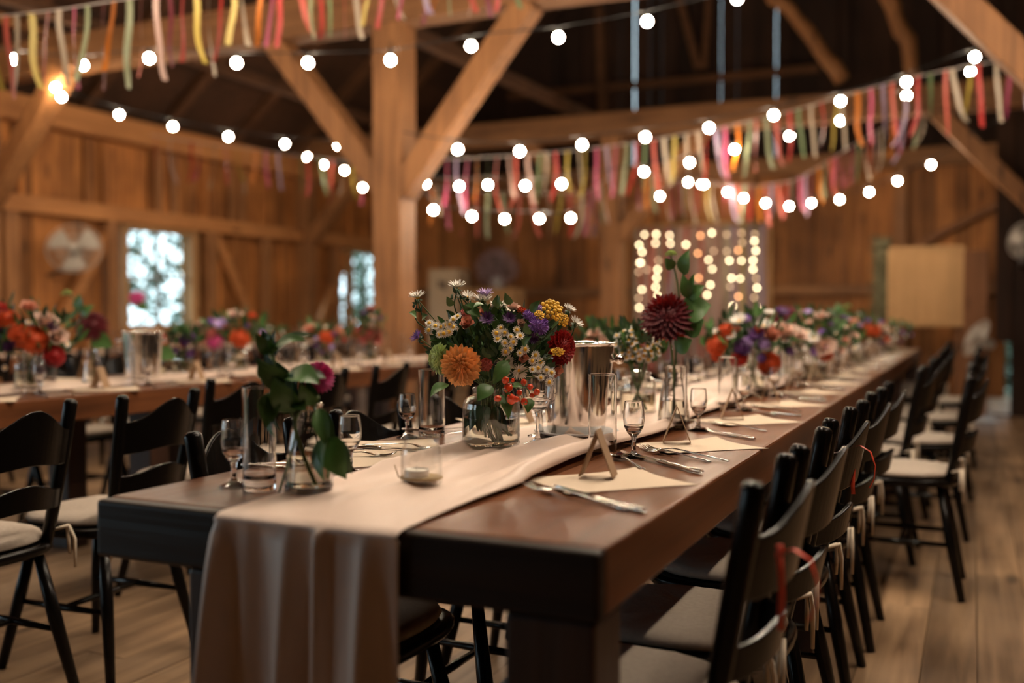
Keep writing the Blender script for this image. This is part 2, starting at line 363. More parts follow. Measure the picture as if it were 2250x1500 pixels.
# bents: posts, tie beams and braces
XP, XQ = -3.97, .72
for j, (Y, zb) in enumerate(((6.45, 3.22), (11.45, 3.18), (1.45, 3.22))):
    nm = ('middle bent', 'far bent', 'door-end bent')[j]
    timber((XW-.1, Y, zb+.15), (XE, Y, zb+.15), .24, .30, M['railX'], 'long horizontal tie beam across the hall, %s' % nm, n=12, wob=.008)
    timber((XP, Y, 0), (XP, Y, zb+.02), .24, .24, M['post'], 'square timber post of the %s carrying the tie beam between banquet tables' % nm, 'post', name='timber_post', up=(0,1,0))
    timber((XQ+.02, Y, 0), (XQ+.02, Y, zb+.02), .24, .24, M['post'], 'square timber post of the %s at the open-floor edge' % nm, 'post', name='timber_post', up=(0,1,0))
    for X, s, zl in ((XP, -1, 2.02), (XP, 1, 1.98), (XQ, -1, 2.05), (XW+.12, 1, 2.1)):
        w_ = 'leaning to the window wall' if s < 0 else 'leaning to the open floor'
        c = {XP: 'centre post', XQ: 'floor-side post', XW+.12: 'window wall'}[X]
        timber((X+s*.08, Y-.02*s, zl), (X+s*1.12, Y-.02*s, zb+.03), .17, .19, M['post'], 'diagonal brace at the %s of the %s, %s' % (c, nm, w_), 'brace', name='timber_brace', up=(0,1,0), n=3)
timber((-7.1, 4.0, 3.62), (-7.1, 14, 3.58), .10, .11, M['rafter'], 'round pole lying along the roof near the window wall', wob=.02)
timber((-4.7, 5.2, 3.60), (-4.5, 14, 3.60), .13, .13, M['rafter'], 'round pole lying over the centre posts', wob=.02)
timber((-7.9, 1.0, 3.75), (-7.9, 7.0, 3.70), .07, .08, M['post'], 'thin pale pole under the roof over the window wall', wob=.01)
for k, (p, q, d) in enumerate((((1680,-30), (1846,178), 11.2), ((1935,-40), (2003,172), 11.2))):
    a, b = ony(*p, d+.25), ony(*q, d+.25)
    mb = MB(); pts = []; rr = random.Random(k+2)
    for i in range(9): t = i/8; pts.append(a.lerp(b, t) + Vector((rr.uniform(-.03,.03) + .06*math.sin(PI*t), 0, rr.uniform(-.02,.02))))
    mb.tube(pts, [.085+rr.uniform(-.01,.012) for _ in pts], 10)
    tag(struct(build(mb, 'crooked_strut', M['post'])), ('crooked pale log strut rising from the far tie beam', 'shorter crooked log strut closer to the open floor')[k], 'beam')

# windows
def window(n, w):
    y0, y1, z0, z1 = w; root = struct(link('window_%d' % n, None, loc=(XW, (y0+y1)/2, z0)))
    h = (y1-y0)/2; H = z1-z0
    mb = MB()
    for a, b in (((-.02,-h-.05,-.05),(.09,-h+.03,H+.05)), ((-.02,h-.03,-.05),(.09,h+.07,H+.05)), ((-.02,-h,-.05),(.10,h,.02)), ((-.02,-h,H-.02),(.09,h,H+.05))): mb.box(a, b)
    bevel(build(mb, 'window_frame', M['frame'], root), .005)
    mb = MB(); mb.box((.0,-.014,.02),(.035,.014,H-.02)); mb.box((.0,-h,H*.49),(.035,h,H*.49+.03)); build(mb, 'muntin', M['muntin'], root)
    mb = MB(); mb.box((-.002,-h+.02,.01),(.002,h-.02,H-.01)); build(mb, 'glass_pane', M['pane'], root)
window(1, W1); window(2, W2)
mb = MB(); mb.box((-80, -60, -.3), (80, 90, -.13)); struct(build(mb, 'ground_outside', M['ground']))
mb = MB(); r = random.Random(17)
for i in range(27000):
    c = Vector((XW - r.uniform(2.2, 5.5), r.uniform(4, 30), r.uniform(0, 7)))
    if r.random() < .55: c.x = XW - r.uniform(8, 12); c.y = r.uniform(8, 36); c.z = r.uniform(-.1, 10)
    if i % 12 == 0: c = Vector((r.uniform(.2, 2.5), r.uniform(16, 18), r.uniform(-.1, 2.4)))
    q = Quaternion((r.gauss(0,1), r.gauss(0,1), r.gauss(0,1), r.gauss(0,1))).normalized(); s = r.uniform(.06, .14)
    mb.add([c + q @ Vector(p)*s for p in ((-1,0,0),(0,-.6,.1),(1,0,0),(0,.6,.1))], [(0,1,2,3)])
for i in range(14):
    y = 6 + i*1.9; mb.tube([(XW-7+r.uniform(-2,3), y, -.2), (XW-7+r.uniform(-2,3), y+r.uniform(-.5,.5), 7)], [.14,.08], 8)
tag(build(mb, 'woodland_foliage', M['foliage']), 'green sunlit woodland foliage outside behind the windows', 'foliage', kind='stuff')
portal((XW+.12, (W1[0]+W1[1])/2, (W1[2]+W1[3])/2), (0, -PI/2, 0), W1[3]-W1[2], W1[1]-W1[0], 'portal_a')
portal((XW+.12, (W2[0]+W2[1])/2, (W2[2]+W2[3])/2), (0, -PI/2, 0), W2[3]-W2[2], W2[1]-W2[0], 'portal_b')
portal((XW+.12, (DR[0]+DR[1])/2, 1.3), (0, -PI/2, 0), 2.6, DR[1]-DR[0], 'portal_c')
portal(((DF[0]+DF[1])/2, YS+.1, 1.4), (-PI/2, 0, PI), DF[1]-DF[0], 2.8, 'portal_d')

# ================================================================ TABLES
TZ = .76
def banquet_table(x0, x1, y0, y1, label, legs, fine=True):
    cx, cy = (x0+x1)/2, (y0+y1)/2
    t = thing('banquet_table', label, 'table', (cx, cy, 0))
    mb = MB(); r = random.Random(int(abs(x0)*100)); n = 3
    hw, hl = (x1-x0)/2, (y1-y0)/2
    for i in range(n):
        a, b = -hw + 2*hw*i/n, -hw + 2*hw*(i+1)/n
        mb.box((a+(.0012 if i else 0), -hl, TZ-.095), (b-(.0012 if i < n-1 else 0), hl, TZ))
    bevel(build(mb, 'tabletop', M['table'], t), .006)
    if fine:
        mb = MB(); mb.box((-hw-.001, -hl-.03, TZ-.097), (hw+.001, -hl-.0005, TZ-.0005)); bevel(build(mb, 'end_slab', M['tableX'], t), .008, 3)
    for (lx, ly) in legs:
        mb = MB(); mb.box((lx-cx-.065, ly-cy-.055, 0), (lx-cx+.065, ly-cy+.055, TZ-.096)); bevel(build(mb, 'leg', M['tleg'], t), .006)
    return t
TX0, TX1, TY0 = -1.335, -.440, 1.215
CX = -.89
def legs(x0, x1, ys, ins=.0): return [(x, y) for y in ys for x in (x0, x1)]
banquet_table(TX0, TX1, TY0+.03, 3.90, 'dark brown timber banquet table with its runner hanging over the end slab', [(-1.07, 1.27), (-.51, 1.27), (-.85, 3.24), (-.51, 3.24)])
banquet_table(TX0, TX1, 3.905, 6.80, 'dark brown timber banquet table joined behind the front one, centre row', [(-.85, 3.98), (-.51, 3.98), (-.85, 6.12), (-.51, 6.12)], False)
banquet_table(TX0, TX1, 6.805, 9.75, 'last dark timber banquet table of the centre row near the back wall', [(-.85, 7.28), (-.51, 7.28), (-.85, 9.6), (-.51, 9.6)], False)
LX0, LX1 = -3.98, -3.10
banquet_table(LX0, LX1, 1.1, 3.6, 'long banquet table beside the two empty chairs, near half', legs(-3.8, -3.3, (1.3, 3.3)), False)
banquet_table(LX0, LX1, 3.605, 6.15, 'long banquet table beside the centre post, far half', legs(-3.8, -3.3, (3.9, 5.95)), False)
WX0, WX1 = -6.95, -6.1
banquet_table(WX0, WX1, 2.6, 5.7, 'banquet table by the window wall, near half', legs(-6.75, -6.3, (2.9, 5.4)), False)
banquet_table(WX0, WX1, 5.705, 9.6, 'banquet table by the window wall, far half', legs(-6.75, -6.3, (6.0, 9.3)), False)

def runner(name, label, xl, xr, y0, y1, z, hang, seed, drop=True, xn=56, amp=1.0):
    r = random.Random(seed); ph = [r.uniform(0, 6.28) for _ in range(8)]
    rows = []; W = xr-xl
    def top(u, y):
        f = .5+.5*math.sin(u*13+ph[0]+1.1*math.sin(y*1.3+ph[1])); g = .5+.5*math.sin(u*27+ph[2]+1.6*math.sin(y*2.1+ph[3]))
        e = max(0, (u-.84)/.16) if amp > .9 else 0
        k = min(1, max(0, (y-y0)/.25))
        k2 = .5 if y < y0+.42 else 1
        d = .0025 + amp*k*k2*(.013*f**3 + .006*g**2) + .022*k*max(0, math.sin(PI*e))*min(1, max(0, (y-1.5)/.3))
        return d
    def xw(u, y):
        s = .012*math.sin(y*3.1+ph[4]) + .010*math.sin(y*7.3+ph[5]); return xl + W*u + s*min(1, max(0, (y-y0)/.3))*(.4+.6*u)
    if drop:
        for j in range(40):                                           # the hanging end, folds grow downwards
            t = j/39; zz = hang + (z-.012-hang)*t; q = 1-t
            row = []
            for i in range(xn+1):
                u = i/xn
                a = .026*(.12+1.1*q**.7)
                d = a*(math.sin(u*15.5+ph[0]+.5*q) + .55*math.sin(u*29+ph[2]-.9*q) + .3*math.sin(u*47+ph[6]))
                d += .05*math.exp(-((u-.03)/.05)**2)*q**.5 + .02*math.exp(-((u-.60)/.025)**2)
                uu = .5+(u-.5)*(1+.02*q)
                row.append((xl+W*uu+.012*math.sin(u*15.5+ph[0]+1.2)*q, y0-.012-max(-.006, d+a*.9), zz))
            rows.append(row)
        for k in range(1, 5):
            a = PI/2*k/5; rows.append([(xl+W*i/xn, y0-.012+.016*(1-math.cos(a))-.012*(1-k/5), z-.010+.013*math.sin(a)) for i in range(xn+1)])
    n = int((y1-y0)/.045)
    for j in range(n+1):
        y = y0+.006+(y1-y0-.006)*j/n
        rows.append([(xw(i/xn, y), y, z+top(i/xn, y)) for i in range(xn+1)])
    mb = MB(); mb.grid(rows); o = build(mb, name, M['runner'])
    so = o.modifiers.new('thick', 'SOLIDIFY'); so.thickness = .0012; so.offset = 1
    return tag(o, label, 'table runner')
runner('table_runner', 'cream satin table runner draped over the end slab of the front table', -1.062, -.735, TY0, 9.7, TZ, .06, 4)
runner('table_runner', 'cream table runner along the banquet table beside the centre post', -3.72, -3.36, 1.15, 6.1, TZ, 0, 6, False, 14, .8)
runner('table_runner', 'cream table runner along the banquet table by the window wall', -6.7, -6.35, 2.65, 9.5, TZ, 0, 9, False, 10, .8)

# ================================================================ CHAIRS
def dshape(a, b, n=32, p=3.2, ca=0):
    out = []
    for k in range(n):
        t = 2*PI*k/n; c, s = math.cos(t), math.sin(t)
        out.append((a*abs(c)**(2/p)*(1 if c > 0 else -1) + ca, b*abs(s)**(2/p)*(1 if s > 0 else -1)*(1-.10*c)))
    return out
def loft(mb, ring, levels, mi=0):
    vs, fs = [], []; n = len(ring)
    for sc, z in levels:
        for (x, y) in ring: vs.append((x*sc, y*sc, z))
    m = len(levels)
    for i in range(m-1):
        for k in range(n): fs.append((i*n+k, i*n+(k+1)%n, (i+1)*n+(k+1)%n, (i+1)*n+k))
    fs += [tuple(range(n-1,-1,-1)), tuple(range((m-1)*n, m*n))]
    mb.add(vs, fs, True, mi)
def make_chair(label, cushion=True):
    t = thing('wooden_chair', label, 'chair', (0,0,0))
    mb = MB(); loft(mb, dshape(.205, .20), [(.88,.415),(.96,.418),(1,.428),(1,.440),(.975,.446),(.9,.447)]); build(mb, 'seat', M['chair'], t)
    rr = random.Random(3)
    mb = MB(); loft(mb, dshape(.185, .182, 40, 2.6), [(.9,.448),(1.0,.452),(1.03,.460),(1.0,.470),(.90,.4765),(.6,.478),(.3,.4775)])
    c = build(mb, 'cushion', M['cushion'], t)
    for v in c.data.vertices:
        if v.co.z > .455: v.co.z += rr.uniform(-.0025, .0025)
    for sy in (-1, 1):
        mb = MB(); pts = [(.165, sy*.128, .44), (.19, sy*.137, .56), (.212, sy*.145, .68), (.232, sy*.15, .79), (.238, sy*.152, .828), (.240, sy*.153, .836), (.2405, sy*.153, .839)]
        mb.tube(pts, [.0155,.0175,.0185,.0185,.0185,.015,.008], 12); build(mb, 'back_post', M['chair'], t)
        mb = MB(); bx, by = .186, sy*.137
        for a in (0, 1):
            ang = (1.1, -.5, 2.4)[a]*sy; pts = [(bx-.02, by, .474), (bx+.01+.02*math.cos(ang), by+sy*.025, .478+.012*math.sin(a+1)), (bx+.02+.01*a, by+sy*(.03+.012*a), .450), (bx+.018+.012*a, by+sy*(.035+.008*a), .41-.04*a)]
            mb.tube(pts, [.004,.006,.005,.004], 6)
        build(mb, 'cushion_tie', M['tie'], c)
        for sx in (-1, 1):
            mb = MB(); mb.tube([(sx*.135, sy*.125, .417), (sx*.17, sy*.15, .23), (sx*.215, sy*.185, 0)], [.014,.019,.0135], 12); build(mb, 'leg', M['chair'], t)
        mb = MB(); mb.tube([(-.165, sy*.147, .20), (0, sy*.149, .20), (.165, sy*.147, .20)], [.008,.012,.008], 8); build(mb, 'stretcher', M['chair'], t)
    mb = MB(); mb.tube([(.0, -.148, .20), (0, 0, .20), (0, .148, .20)], [.008,.011,.008], 8); build(mb, 'stretcher', M['chair'], t)
    for k in range(2):                                               # two curved back slats, the upper with a raised hump
        mb = MB(); n = 20; fr, bk = [], []
        zc0, zc1 = ((.665,.760), (.545,.60))[k]; xb = (.222,.196)[k]; hy = (.147,.140)[k]
        lo_f, hi_f, lo_b, hi_b = [], [], [], []
        for i in range(n+1):
            u = -1+2*i/n; bx = xb + .048*(1-u*u)
            hp = (.5+.5*math.cos(PI*min(1, abs(u)/.92)))
            z0 = zc0 + .012*hp; z1 = zc1 + (.062, .026)[k]*hp
            lean = .20
            for L_, z, dx in ((lo_f, z0, 0), (hi_f, z1, 0), (lo_b, z0, .011), (hi_b, z1, .011)): L_.append((bx+dx+(z-(zc0+zc1)/2)*lean, u*hy, z))
        mb.grid([lo_b, hi_b, hi_f, lo_f, lo_b], 0, False); m_ = len(mb.v)
        o = build(mb, 'back_slat', M['chair'], t)
        import bmesh
        bm = bmesh.new(); bm.from_mesh(o.data); bmesh.ops.remove_doubles(bm, verts=bm.verts, dist=.0005); bmesh.ops.holes_fill(bm, edges=bm.edges, sides=8); bmesh.ops.recalc_face_normals(bm, faces=bm.faces); bm.to_mesh(o.data); bm.free()
        bevel(o, .003, 2)
    return t
CH = 'dark wooden chair with pale cushion'
proto = make_chair('wooden chair beside the hanging runner end, first on the open-floor side')
proto['group'] = 'chairs along the open-floor side of the centre row'
proto.location = (-.515, 1.53, 0); proto.rotation_euler = (0, 0, .02)
front = [(-.515,1.96,.0), (-.52,2.46,-.03), (-.51,2.98,.02), (-.50,3.50,0), (-.245,4.22,.0), (-.44,4.72,.0), (-.24,5.30,.03), (-.43,5.78,0), (-.22,6.45,.0), (-.42,6.9,0), (-.20,7.75,.0), (-.42,8.2,0), (-.42,8.75,.0), (-.42,9.3,0)]
for i, (x, y, rz) in enumerate(front):
    st = 'pulled out from' if x > -.3 else 'tucked under'
    dup(proto, (x, y, 0), rz, 'wooden chair %s the centre row, open-floor side, %s from the runner end' % (st, ORD[i+1]))
for i in range(15):
    c = dup(proto, (-1.16 if i else -1.155, 1.66+.49*i+(.04 if i > 3 else 0), 0), PI+rnd.uniform(-.03,.03), 'wooden chair on the post side of the centre row, %s from the runner end' % ORD[i])
    c['group'] = 'chairs along the post side of the centre row'
lch = [(-2.47, 1.80, -.02), (-2.45, 2.25, .04)] + [(-2.72, 2.95+.52*i, rnd.uniform(-.08,.08)) for i in range(6)]
for i, (x, y, rz) in enumerate(lch):
    c = dup(proto, (x, y, 0), rz, 'wooden chair facing the post-side table, its back to the centre row, %s along' % ORD[i]); c['group'] = 'chairs between the centre row and the post-side table'
for i in range(8):
    c = dup(proto, (-4.25, 2.2+.52*i if i < 7 else 5.9, 0), PI+rnd.uniform(-.05,.05), 'wooden chair on the window side of the post-side table, %s along' % ORD[i]); c['group'] = 'chairs behind the post-side table'
for i in range(10):
    c = dup(proto, (-5.75, 3.1+.55*i, 0), rnd.uniform(-.05,.05), 'wooden chair on the aisle side of the window-wall table, %s along' % ORD[i]); c['group'] = 'chairs on the aisle side of the window-wall table'
# red ribbon bows tied to two chairs
for P_, sc_, lb in ((onx(1712, 1215, -.238), .62, 'orange red ribbon tied to the back of the chair beside the runner end'), (onx(1872, 985, -.252), .62, 'coral ribbon hanging from the back of the third chair')):
    mb = MB()
    def rib(pts, wd):
        L_, R_ = [], []
        for k, (a, b, c, tw) in enumerate(pts):
            L_.append((a-wd*math.cos(tw), b-wd*math.sin(tw), c)); R_.append((a+wd*math.cos(tw), b+wd*math.sin(tw), c))
        mb.grid([L_, R_])
    rib([(0,0,.64,.5),(.004,0,.60,.5),(.006,.002,.55,.6),(.004,.0,.50,.5),(.006,0,.47,.4)], .0075)
    rib([(0,0,.640,.4),(.03,.005,.652,.5),(.065,.01,.63,.9),(.082,.01,.58,1.3),(.078,.01,.53,1.2),(.062,.01,.495,.8)], .005)
    rib([(0,0,.66,.5),(.003,0,.645,.5),(.0,0,.63,.4)], .008)
    mb.ball((0,0,.64), .008, 8, 6)
    o = build(mb, 'ribbon_bow', M['rib_bow'], loc=P_-Vector((0,0,.64*sc_)), scale=(sc_,sc_,sc_)); so = o.modifiers.new('t', 'SOLIDIFY'); so.thickness = .0006
    tag(o, lb, 'ribbon')

# ================================================================ STRING LIGHTS
def smooth_pts(ps, n=4):
    out = []
    for i in range(len(ps)-1):
        p0, p1, p2, p3 = ps[max(i-1,0)], ps[i], ps[i+1], ps[min(i+2, len(ps)-1)]
        for k in range(n):
            t = k/n; out.append(.5*((2*p1)+(p2-p0)*t+(2*p0-5*p1+4*p2-p3)*t*t+(3*p1-p0-3*p2+p3)*t*t*t))
    out.append(ps[-1]); return out
mb = MB(); mb.ball((0,0,0), .027, 14, 10); BULB = mb.mesh('bulb', M['bulb']); NEAR = BULB.copy(); HOT = BULB.copy(); HOT.materials[0] = M['bulbhot']; NEAR.materials[0] = M['bulbnear']
mb = MB(); mb.lathe([(.014,0),(.014,.03),(.009,.038)], 10); SOCK = mb.mesh('socket', M['cable'])
def string(label, pts, ends, hot=()):
    P = [at(*p) for p in pts]
    root = thing('string_light', label, 'string light', tuple(P[0]), 0, 'festoon bulbs strung between the timbers')
    o = P[0]; hook = [e if isinstance(e, Vector) else at(*e) for e in ends]; hook = [hook[0]] + [p + Vector((0,0,.062)) for p in P] + [hook[1]]
    mb = MB(); mb.tube([p-o for p in smooth_pts(hook)], .004, 5); build(mb, 'cable', M['cable'], root)
    for i, p in enumerate(P):
        link('socket', SOCK, link('bulb', HOT if i in hot else BULB, root, loc=p-o), loc=(0,0,.024))
string('festoon string crossing in front of the near tie beam and centre post', [(30,130,6.9),(182,143,6.6),(328,128,6.4),(520,138,6.2),(677,138,6.1),(858,132,6.0),(1035,101,5.9),(1227,82,5.8),(1422,47,5.8),(1620,-3,5.7)], [(-70,100,7.2),(1800,-130,5.6)])
string('festoon string running under the wall plate of the window wall', [(135,213,8.2),(262,252,8.5),(380,278,8.8),(502,300,9.1),(626,316,9.4),(743,319,9.6)], [(20,150,8.1),(860,290,10)])
string('short festoon string behind the centre post near the window wall', [(675,345,11.8),(711,362,11.6),(757,374,11.2),(797,412,11.0)], [Vector((XW+.2, plate_y(640), 3.0)), Vector((XP, 6.56, 2.35))])
string('festoon string above the ribbon garland, rising to the open-floor side', [(1006,328,6.9),(1142,332,7.0),(1279,318,7.1),(1418,301,7.2),(1558,281,7.2),(1700,253,7.3),(1847,222,7.3),(1992,180,7.2),(2142,125,7.1)], [(885,290,6.8),(2290,60,7)])
string('festoon string along the middle ribbon garland', [(935,403,8.6),(1009,409,8.8),(1072,406,8.6),(1154,408,8.4),(1234,404,8.0),(1415,377,8.1),(1515,357,8.3),(1614,328,8.3),(1735,299,8.4),(1847,265,8.0),(1992,210,8.2),(2132,157,8.3)], [(885,385,8.7),(2290,100,8.3)])
string('lowest festoon string between the centre post and the far post', [(952,461,8.0),(1037,475,8.0),(1109,481,8.1),(1185,480,8.3),(1254,479,8.2)], [Vector((XP+.1, 6.55, 2.25)), Vector((XP+.05, 11.33, 2.6))])
string('festoon string in front of the back wall over the fairy light curtain', [(1450,431,11.0),(1512,400,10.6),(1547,405,10.8),(1598,422,11.6),(1634,435,11.5),(1682,446,11.4),(1734,453,11.4),(1783,446,11.3),(1845,438,11.2),(1910,422,11.1),(1972,397,11.0),(2046,362,10.8),(2211,265,10.5)], [(1370,445,11),(2300,220,10.4)])
def added_string(label, a, b, n, sag=.35, me=None):  # strings above the view, added to brighten the tables and floor
    a, b = Vector(a), Vector(b); P = []
    for i in range(n):
        t = (i+.5)/n*.66; p = a.lerp(b, t); p.z -= sag*4*t*(1-t) + .06; P.append(p)
    root = thing('string_light', label, 'string light', tuple(P[0]), 0, 'festoon bulbs strung between the timbers'); o = P[0]
    mb = MB(); mb.tube([p-o for p in smooth_pts([a]+[p+Vector((0,0,.062)) for p in P]+[b])], .004, 5); build(mb, 'cable', M['cable'], root)
    for p in P: link('socket', SOCK, link('bulb', me or BULB, root, loc=p-o), loc=(0,0,.024))
added_string('added unseen festoon string overhead along the centre row of tables', (-.9, 1.55, 3.4), (-.9, 6.3, 3.6), 14, me=NEAR)
added_string('added unseen festoon string overhead along the post-side table', (-3.5, 1.55, 3.5), (-3.5, 6.3, 3.6), 16)
added_string('added unseen festoon string overhead along the window-wall table', (-6.6, 1.55, 3.5), (-6.6, 6.3, 3.6), 14)
added_string('added unseen festoon string overhead along the open floor', (.9, 1.55, 3.25), (.7, 6.3, 3.4), 9, me=NEAR)
for lb, p, e in (('single hot lamp hooked beside the window-wall brace', (122,192), 8.75), ('single hot lamp glowing on the back wall above the fairy lights', (1541,405), 13.6)):
    q = at(*p, e); root = thing('hanging_lamp', lb, 'lamp', tuple(q)); link('socket', SOCK, link('bulb', HOT if e < 10 else BULB, root, loc=(0,0,0)), loc=(0,0,.024))
    mb = MB(); mb.tube([(0,0,.05),(0,.03,.2)] + ([(0, YE-.14-q.y, 3.1-q.z)] if e > 10 else [(0,0,.5)]), .003, 5); build(mb, 'cable', M['cable'], root)

# ================================================================ RIBBON GARLANDS
KEYS = ['red','green','coral','cream','yellow','red','cream','pink','lilac','wine','orange','sage','coral','blush','wine','red','green','cream','red','yellow','cream','orange','pink','lilac','coral','sage']
def ribbon_mesh(key, seed):
    r = random.Random(seed); mb = MB(); L_, R_ = [], []; n = 14; ln = .44*r.uniform(.86, 1.1); wd = r.uniform(.0125, .018)
    cx, cy = r.uniform(-.05,.05), r.uniform(-.05,.05); tw = r.uniform(-.6,.6); tr = r.uniform(-1.2,1.2)
    for i in range(n+1):
        t = i/n; x = cx*t**3*1.4 + .006*math.sin(t*7+seed); y = cy*t**3*1.4 + .006*math.cos(t*6+seed*2); a = tw + tr*t*t
        L_.append((x-wd*math.cos(a), y-wd*math.sin(a), -ln*t)); R_.append((x+wd*math.cos(a), y+wd*math.sin(a), -ln*t))
    mb.grid([L_, R_]); return mb.mesh('ribbon', M['rib_'+key])
RIB = {k: [ribbon_mesh(k, i*7+len(k)*3) for i in range(4)] for k in set(KEYS) | {'plum', 'wine'}}
def garland(label, pts, n, seed, group='ribbon garlands under the timbers', keys=KEYS, sc=1.0, skip=()):
    r = random.Random(seed); P = smooth_pts([p if isinstance(p, Vector) else at(*p) for p in pts], 8); o = P[0]
    root = thing('ribbon_garland', label, 'garland', tuple(o), 0, group)
    mb = MB(); mb.tube([p-o for p in P], .0035, 5); build(mb, 'cord', M['cord'], root)
    ds = [0]
    for i in range(1, len(P)): ds.append(ds[-1]+(P[i]-P[i-1]).length)
    for i in range(n):
        t = (i+.5+r.uniform(-.25,.25))/n
        if any(a < t < b for a, b in skip): continue
        s = t*ds[-1]; k = max(j for j in range(len(ds)) if ds[j] <= s); k = min(k, len(P)-2)
        p = P[k].lerp(P[k+1], (s-ds[k])/max(1e-6, ds[k+1]-ds[k]))
        key = keys[(i + (seed if r.random() < .85 else 3)) % len(keys)]
        link('ribbon', r.choice(RIB[key]), root, loc=p-o, rot=(r.uniform(-.05,.05), r.uniform(-.05,.05), -YAW*.0+r.uniform(-1.1,.9)), scale=(1,1,sc*r.uniform(.92,1.08)))
garland('colourful ribbon garland sweeping up across the near tie beam', [(-60,42,5.3),(120,22,5.3),(275,-2,5.4),(420,-22,5.5),(600,-62,5.6),(800,-98,5.7),(980,-122,5.8),(1160,-148,5.9)], 44, 0)
garland('long colourful ribbon garland across the hall under the far tie beam', [(930,350,9.0),(1050,346,9.0),(1200,336,9.0),(1330,322,8.9),(1440,306,8.7),(1560,284,8.5),(1690,256,8.2),(1800,226,8.0),(1940,186,7.8),(2100,150,7.6),(2260,124,7.4)], 56, 5)
garland('ribbon garland over the fairy light curtain at the back wall', [(1400,372,11.4),(1460,392,11.5),(1560,402,11.6),(1660,408,11.7),(1740,396,11.7),(1800,366,11.6),(1870,322,11.4),(1950,276,11.2),(2040,220,11.0)], 44, 9)
garland('lower ribbon garland between the centre post and the far post', [Vector((XP, 6.55, 2.3)), (905,404,10.2),(1000,414,10.2),(1110,424,10.2),(1220,424,10.1),(1292,420,10.0), Vector((XP+.05, 11.33, 2.75))], 44, 2, skip=((0,.42),(.86,1)))
garland('ribbon garland hanging along the window wall', [(330,296,10.6),(430,312,10.8),(540,326,11.0),(640,340,11.2),(740,352,11.4),(850,364,11.6)], 22, 12)

# ================================================================ TABLEWARE
def glassmesh(prof_out, prof_in, n=28):
    mb = MB(); mb.lathe(prof_out + prof_in[::-1], n, close=False); return mb
def highball_mesh(r=.030, h=.172, n=28):
    mb = MB(); mb.lathe([(0,0),(r*.93,0),(r*.98,.003),(r,.01),(r,h-.001),(r-.0007,h),(r-.0016,h-.001),(r-.0018,.026),(r*.8,.019),(r*.4,.0165),(0,.016)], n)
    return mb.mesh('highball_glass', M['glass'])
def cordial_mesh(n=24, s=1.0):
    po = [(0,0),(.026,0),(.0275,.0015),(.022,.004),(.008,.009),(.0048,.015),(.0055,.024),(.0042,.032),(.0060,.042),(.0135,.050),(.0205,.062),(.0228,.080),(.0215,.098),(.0195,.113),(.0190,.1135),
          (.0185,.113),(.0203,.098),(.0214,.080),(.019,.065),(.012,.0555),(.004,.052),(0,.0515)]
    mb = MB(); mb.lathe([(a*s, b*s) for a, b in po], n); return mb.mesh('cordial_glass', M['glass'])
def goblet_mesh(n=24):
    po = [(0,0),(.033,0),(.034,.002),(.022,.005),(.007,.012),(.0042,.03),(.0042,.065),(.007,.075),(.022,.085),(.034,.105),(.037,.130),(.0385,.160),(.0378,.1605),(.037,.160),(.0355,.130),(.0325,.107),(.021,.0885),(.006,.080),(0,.079)]
    mb = MB(); mb.lathe(po, n)
    return mb.mesh('crystal_goblet', M['glass'])
HB, CO, GO = highball_mesh(), cordial_mesh(), goblet_mesh()
HBF, COF = highball_mesh(n=12), cordial_mesh(12)
def napkin_mesh(seed):
    r = random.Random(seed); a, b = .135, .105; rows = []; n = 12
    for j in range(n+1):
        row = []
        for i in range(n+1):
            u, v = i/n*2-1, j/n*2-1
            x = u*a*(1-.10*(1-v*v)*abs(u)); y = v*b*(1-.14*(1-u*u)*abs(v)**.5)
            row.append((x, y, .0015 + .004*max(0, u*v)**2))
        rows.append(row)
    mb = MB(); mb.grid(rows); me = mb.mesh('paper_napkin', M['napkin']); return me
NAP = napkin_mesh(1)
def card_mesh():
    mb = MB(); h, w_, l, t = .088, .033, .026, .0012
    for s in (-1, 1):
        mb.add([(s*w_,-l,0),(s*w_,l,0),(0,l,h),(0,-l,h),(s*(w_-t*1.6),-l,0),(s*(w_-t*1.6),l,0),(0,l,h-t*4),(0,-l,h-t*4)],
               [(0,1,2,3),(7,6,5,4),(0,3,7,4),(1,5,6,2),(0,4,5,1)] if s > 0 else [(3,2,1,0),(4,5,6,7),(4,7,3,0),(2,6,5,1),(1,5,4,0)])
    return mb.mesh('place_card', M['card'])
CARD = card_mesh()
def knife_mesh():
    mb = MB()
    hl = [( -.115,.0052,.0022),(-.11,.0078,.0035),(-.10,.0088,.0040),(-.085,.0070,.0036),(-.05,.0062,.0034),(-.015,.0075,.0040),(-.005,.0050,.0030)]
    vs, fs = [], []; n = 8
    for x, wd, h in hl:
        for k in range(n): a = 2*PI*k/n; vs.append((x, wd*math.cos(a), .0042+h*math.sin(a)))
    for i in range(len(hl)-1):
        for k in range(n): fs.append((i*n+k, i*n+(k+1)%n, (i+1)*n+(k+1)%n, (i+1)*n+k))
    fs += [tuple(range(n)), tuple(range((len(hl)-1)*n, len(hl)*n))]; mb.add(vs, fs, True)
    rows = [[(x, -.006, .0042-.0002), (x, .006+.003*math.sin(PI*t) - .010*max(0, t-.8)/.2*1.0, .0042), (x, -.006, .0042+.0009)] for t, x in [(i/10, -.006+.115*i/10) for i in range(11)]]
    mb.grid(rows, 0, False); return mb
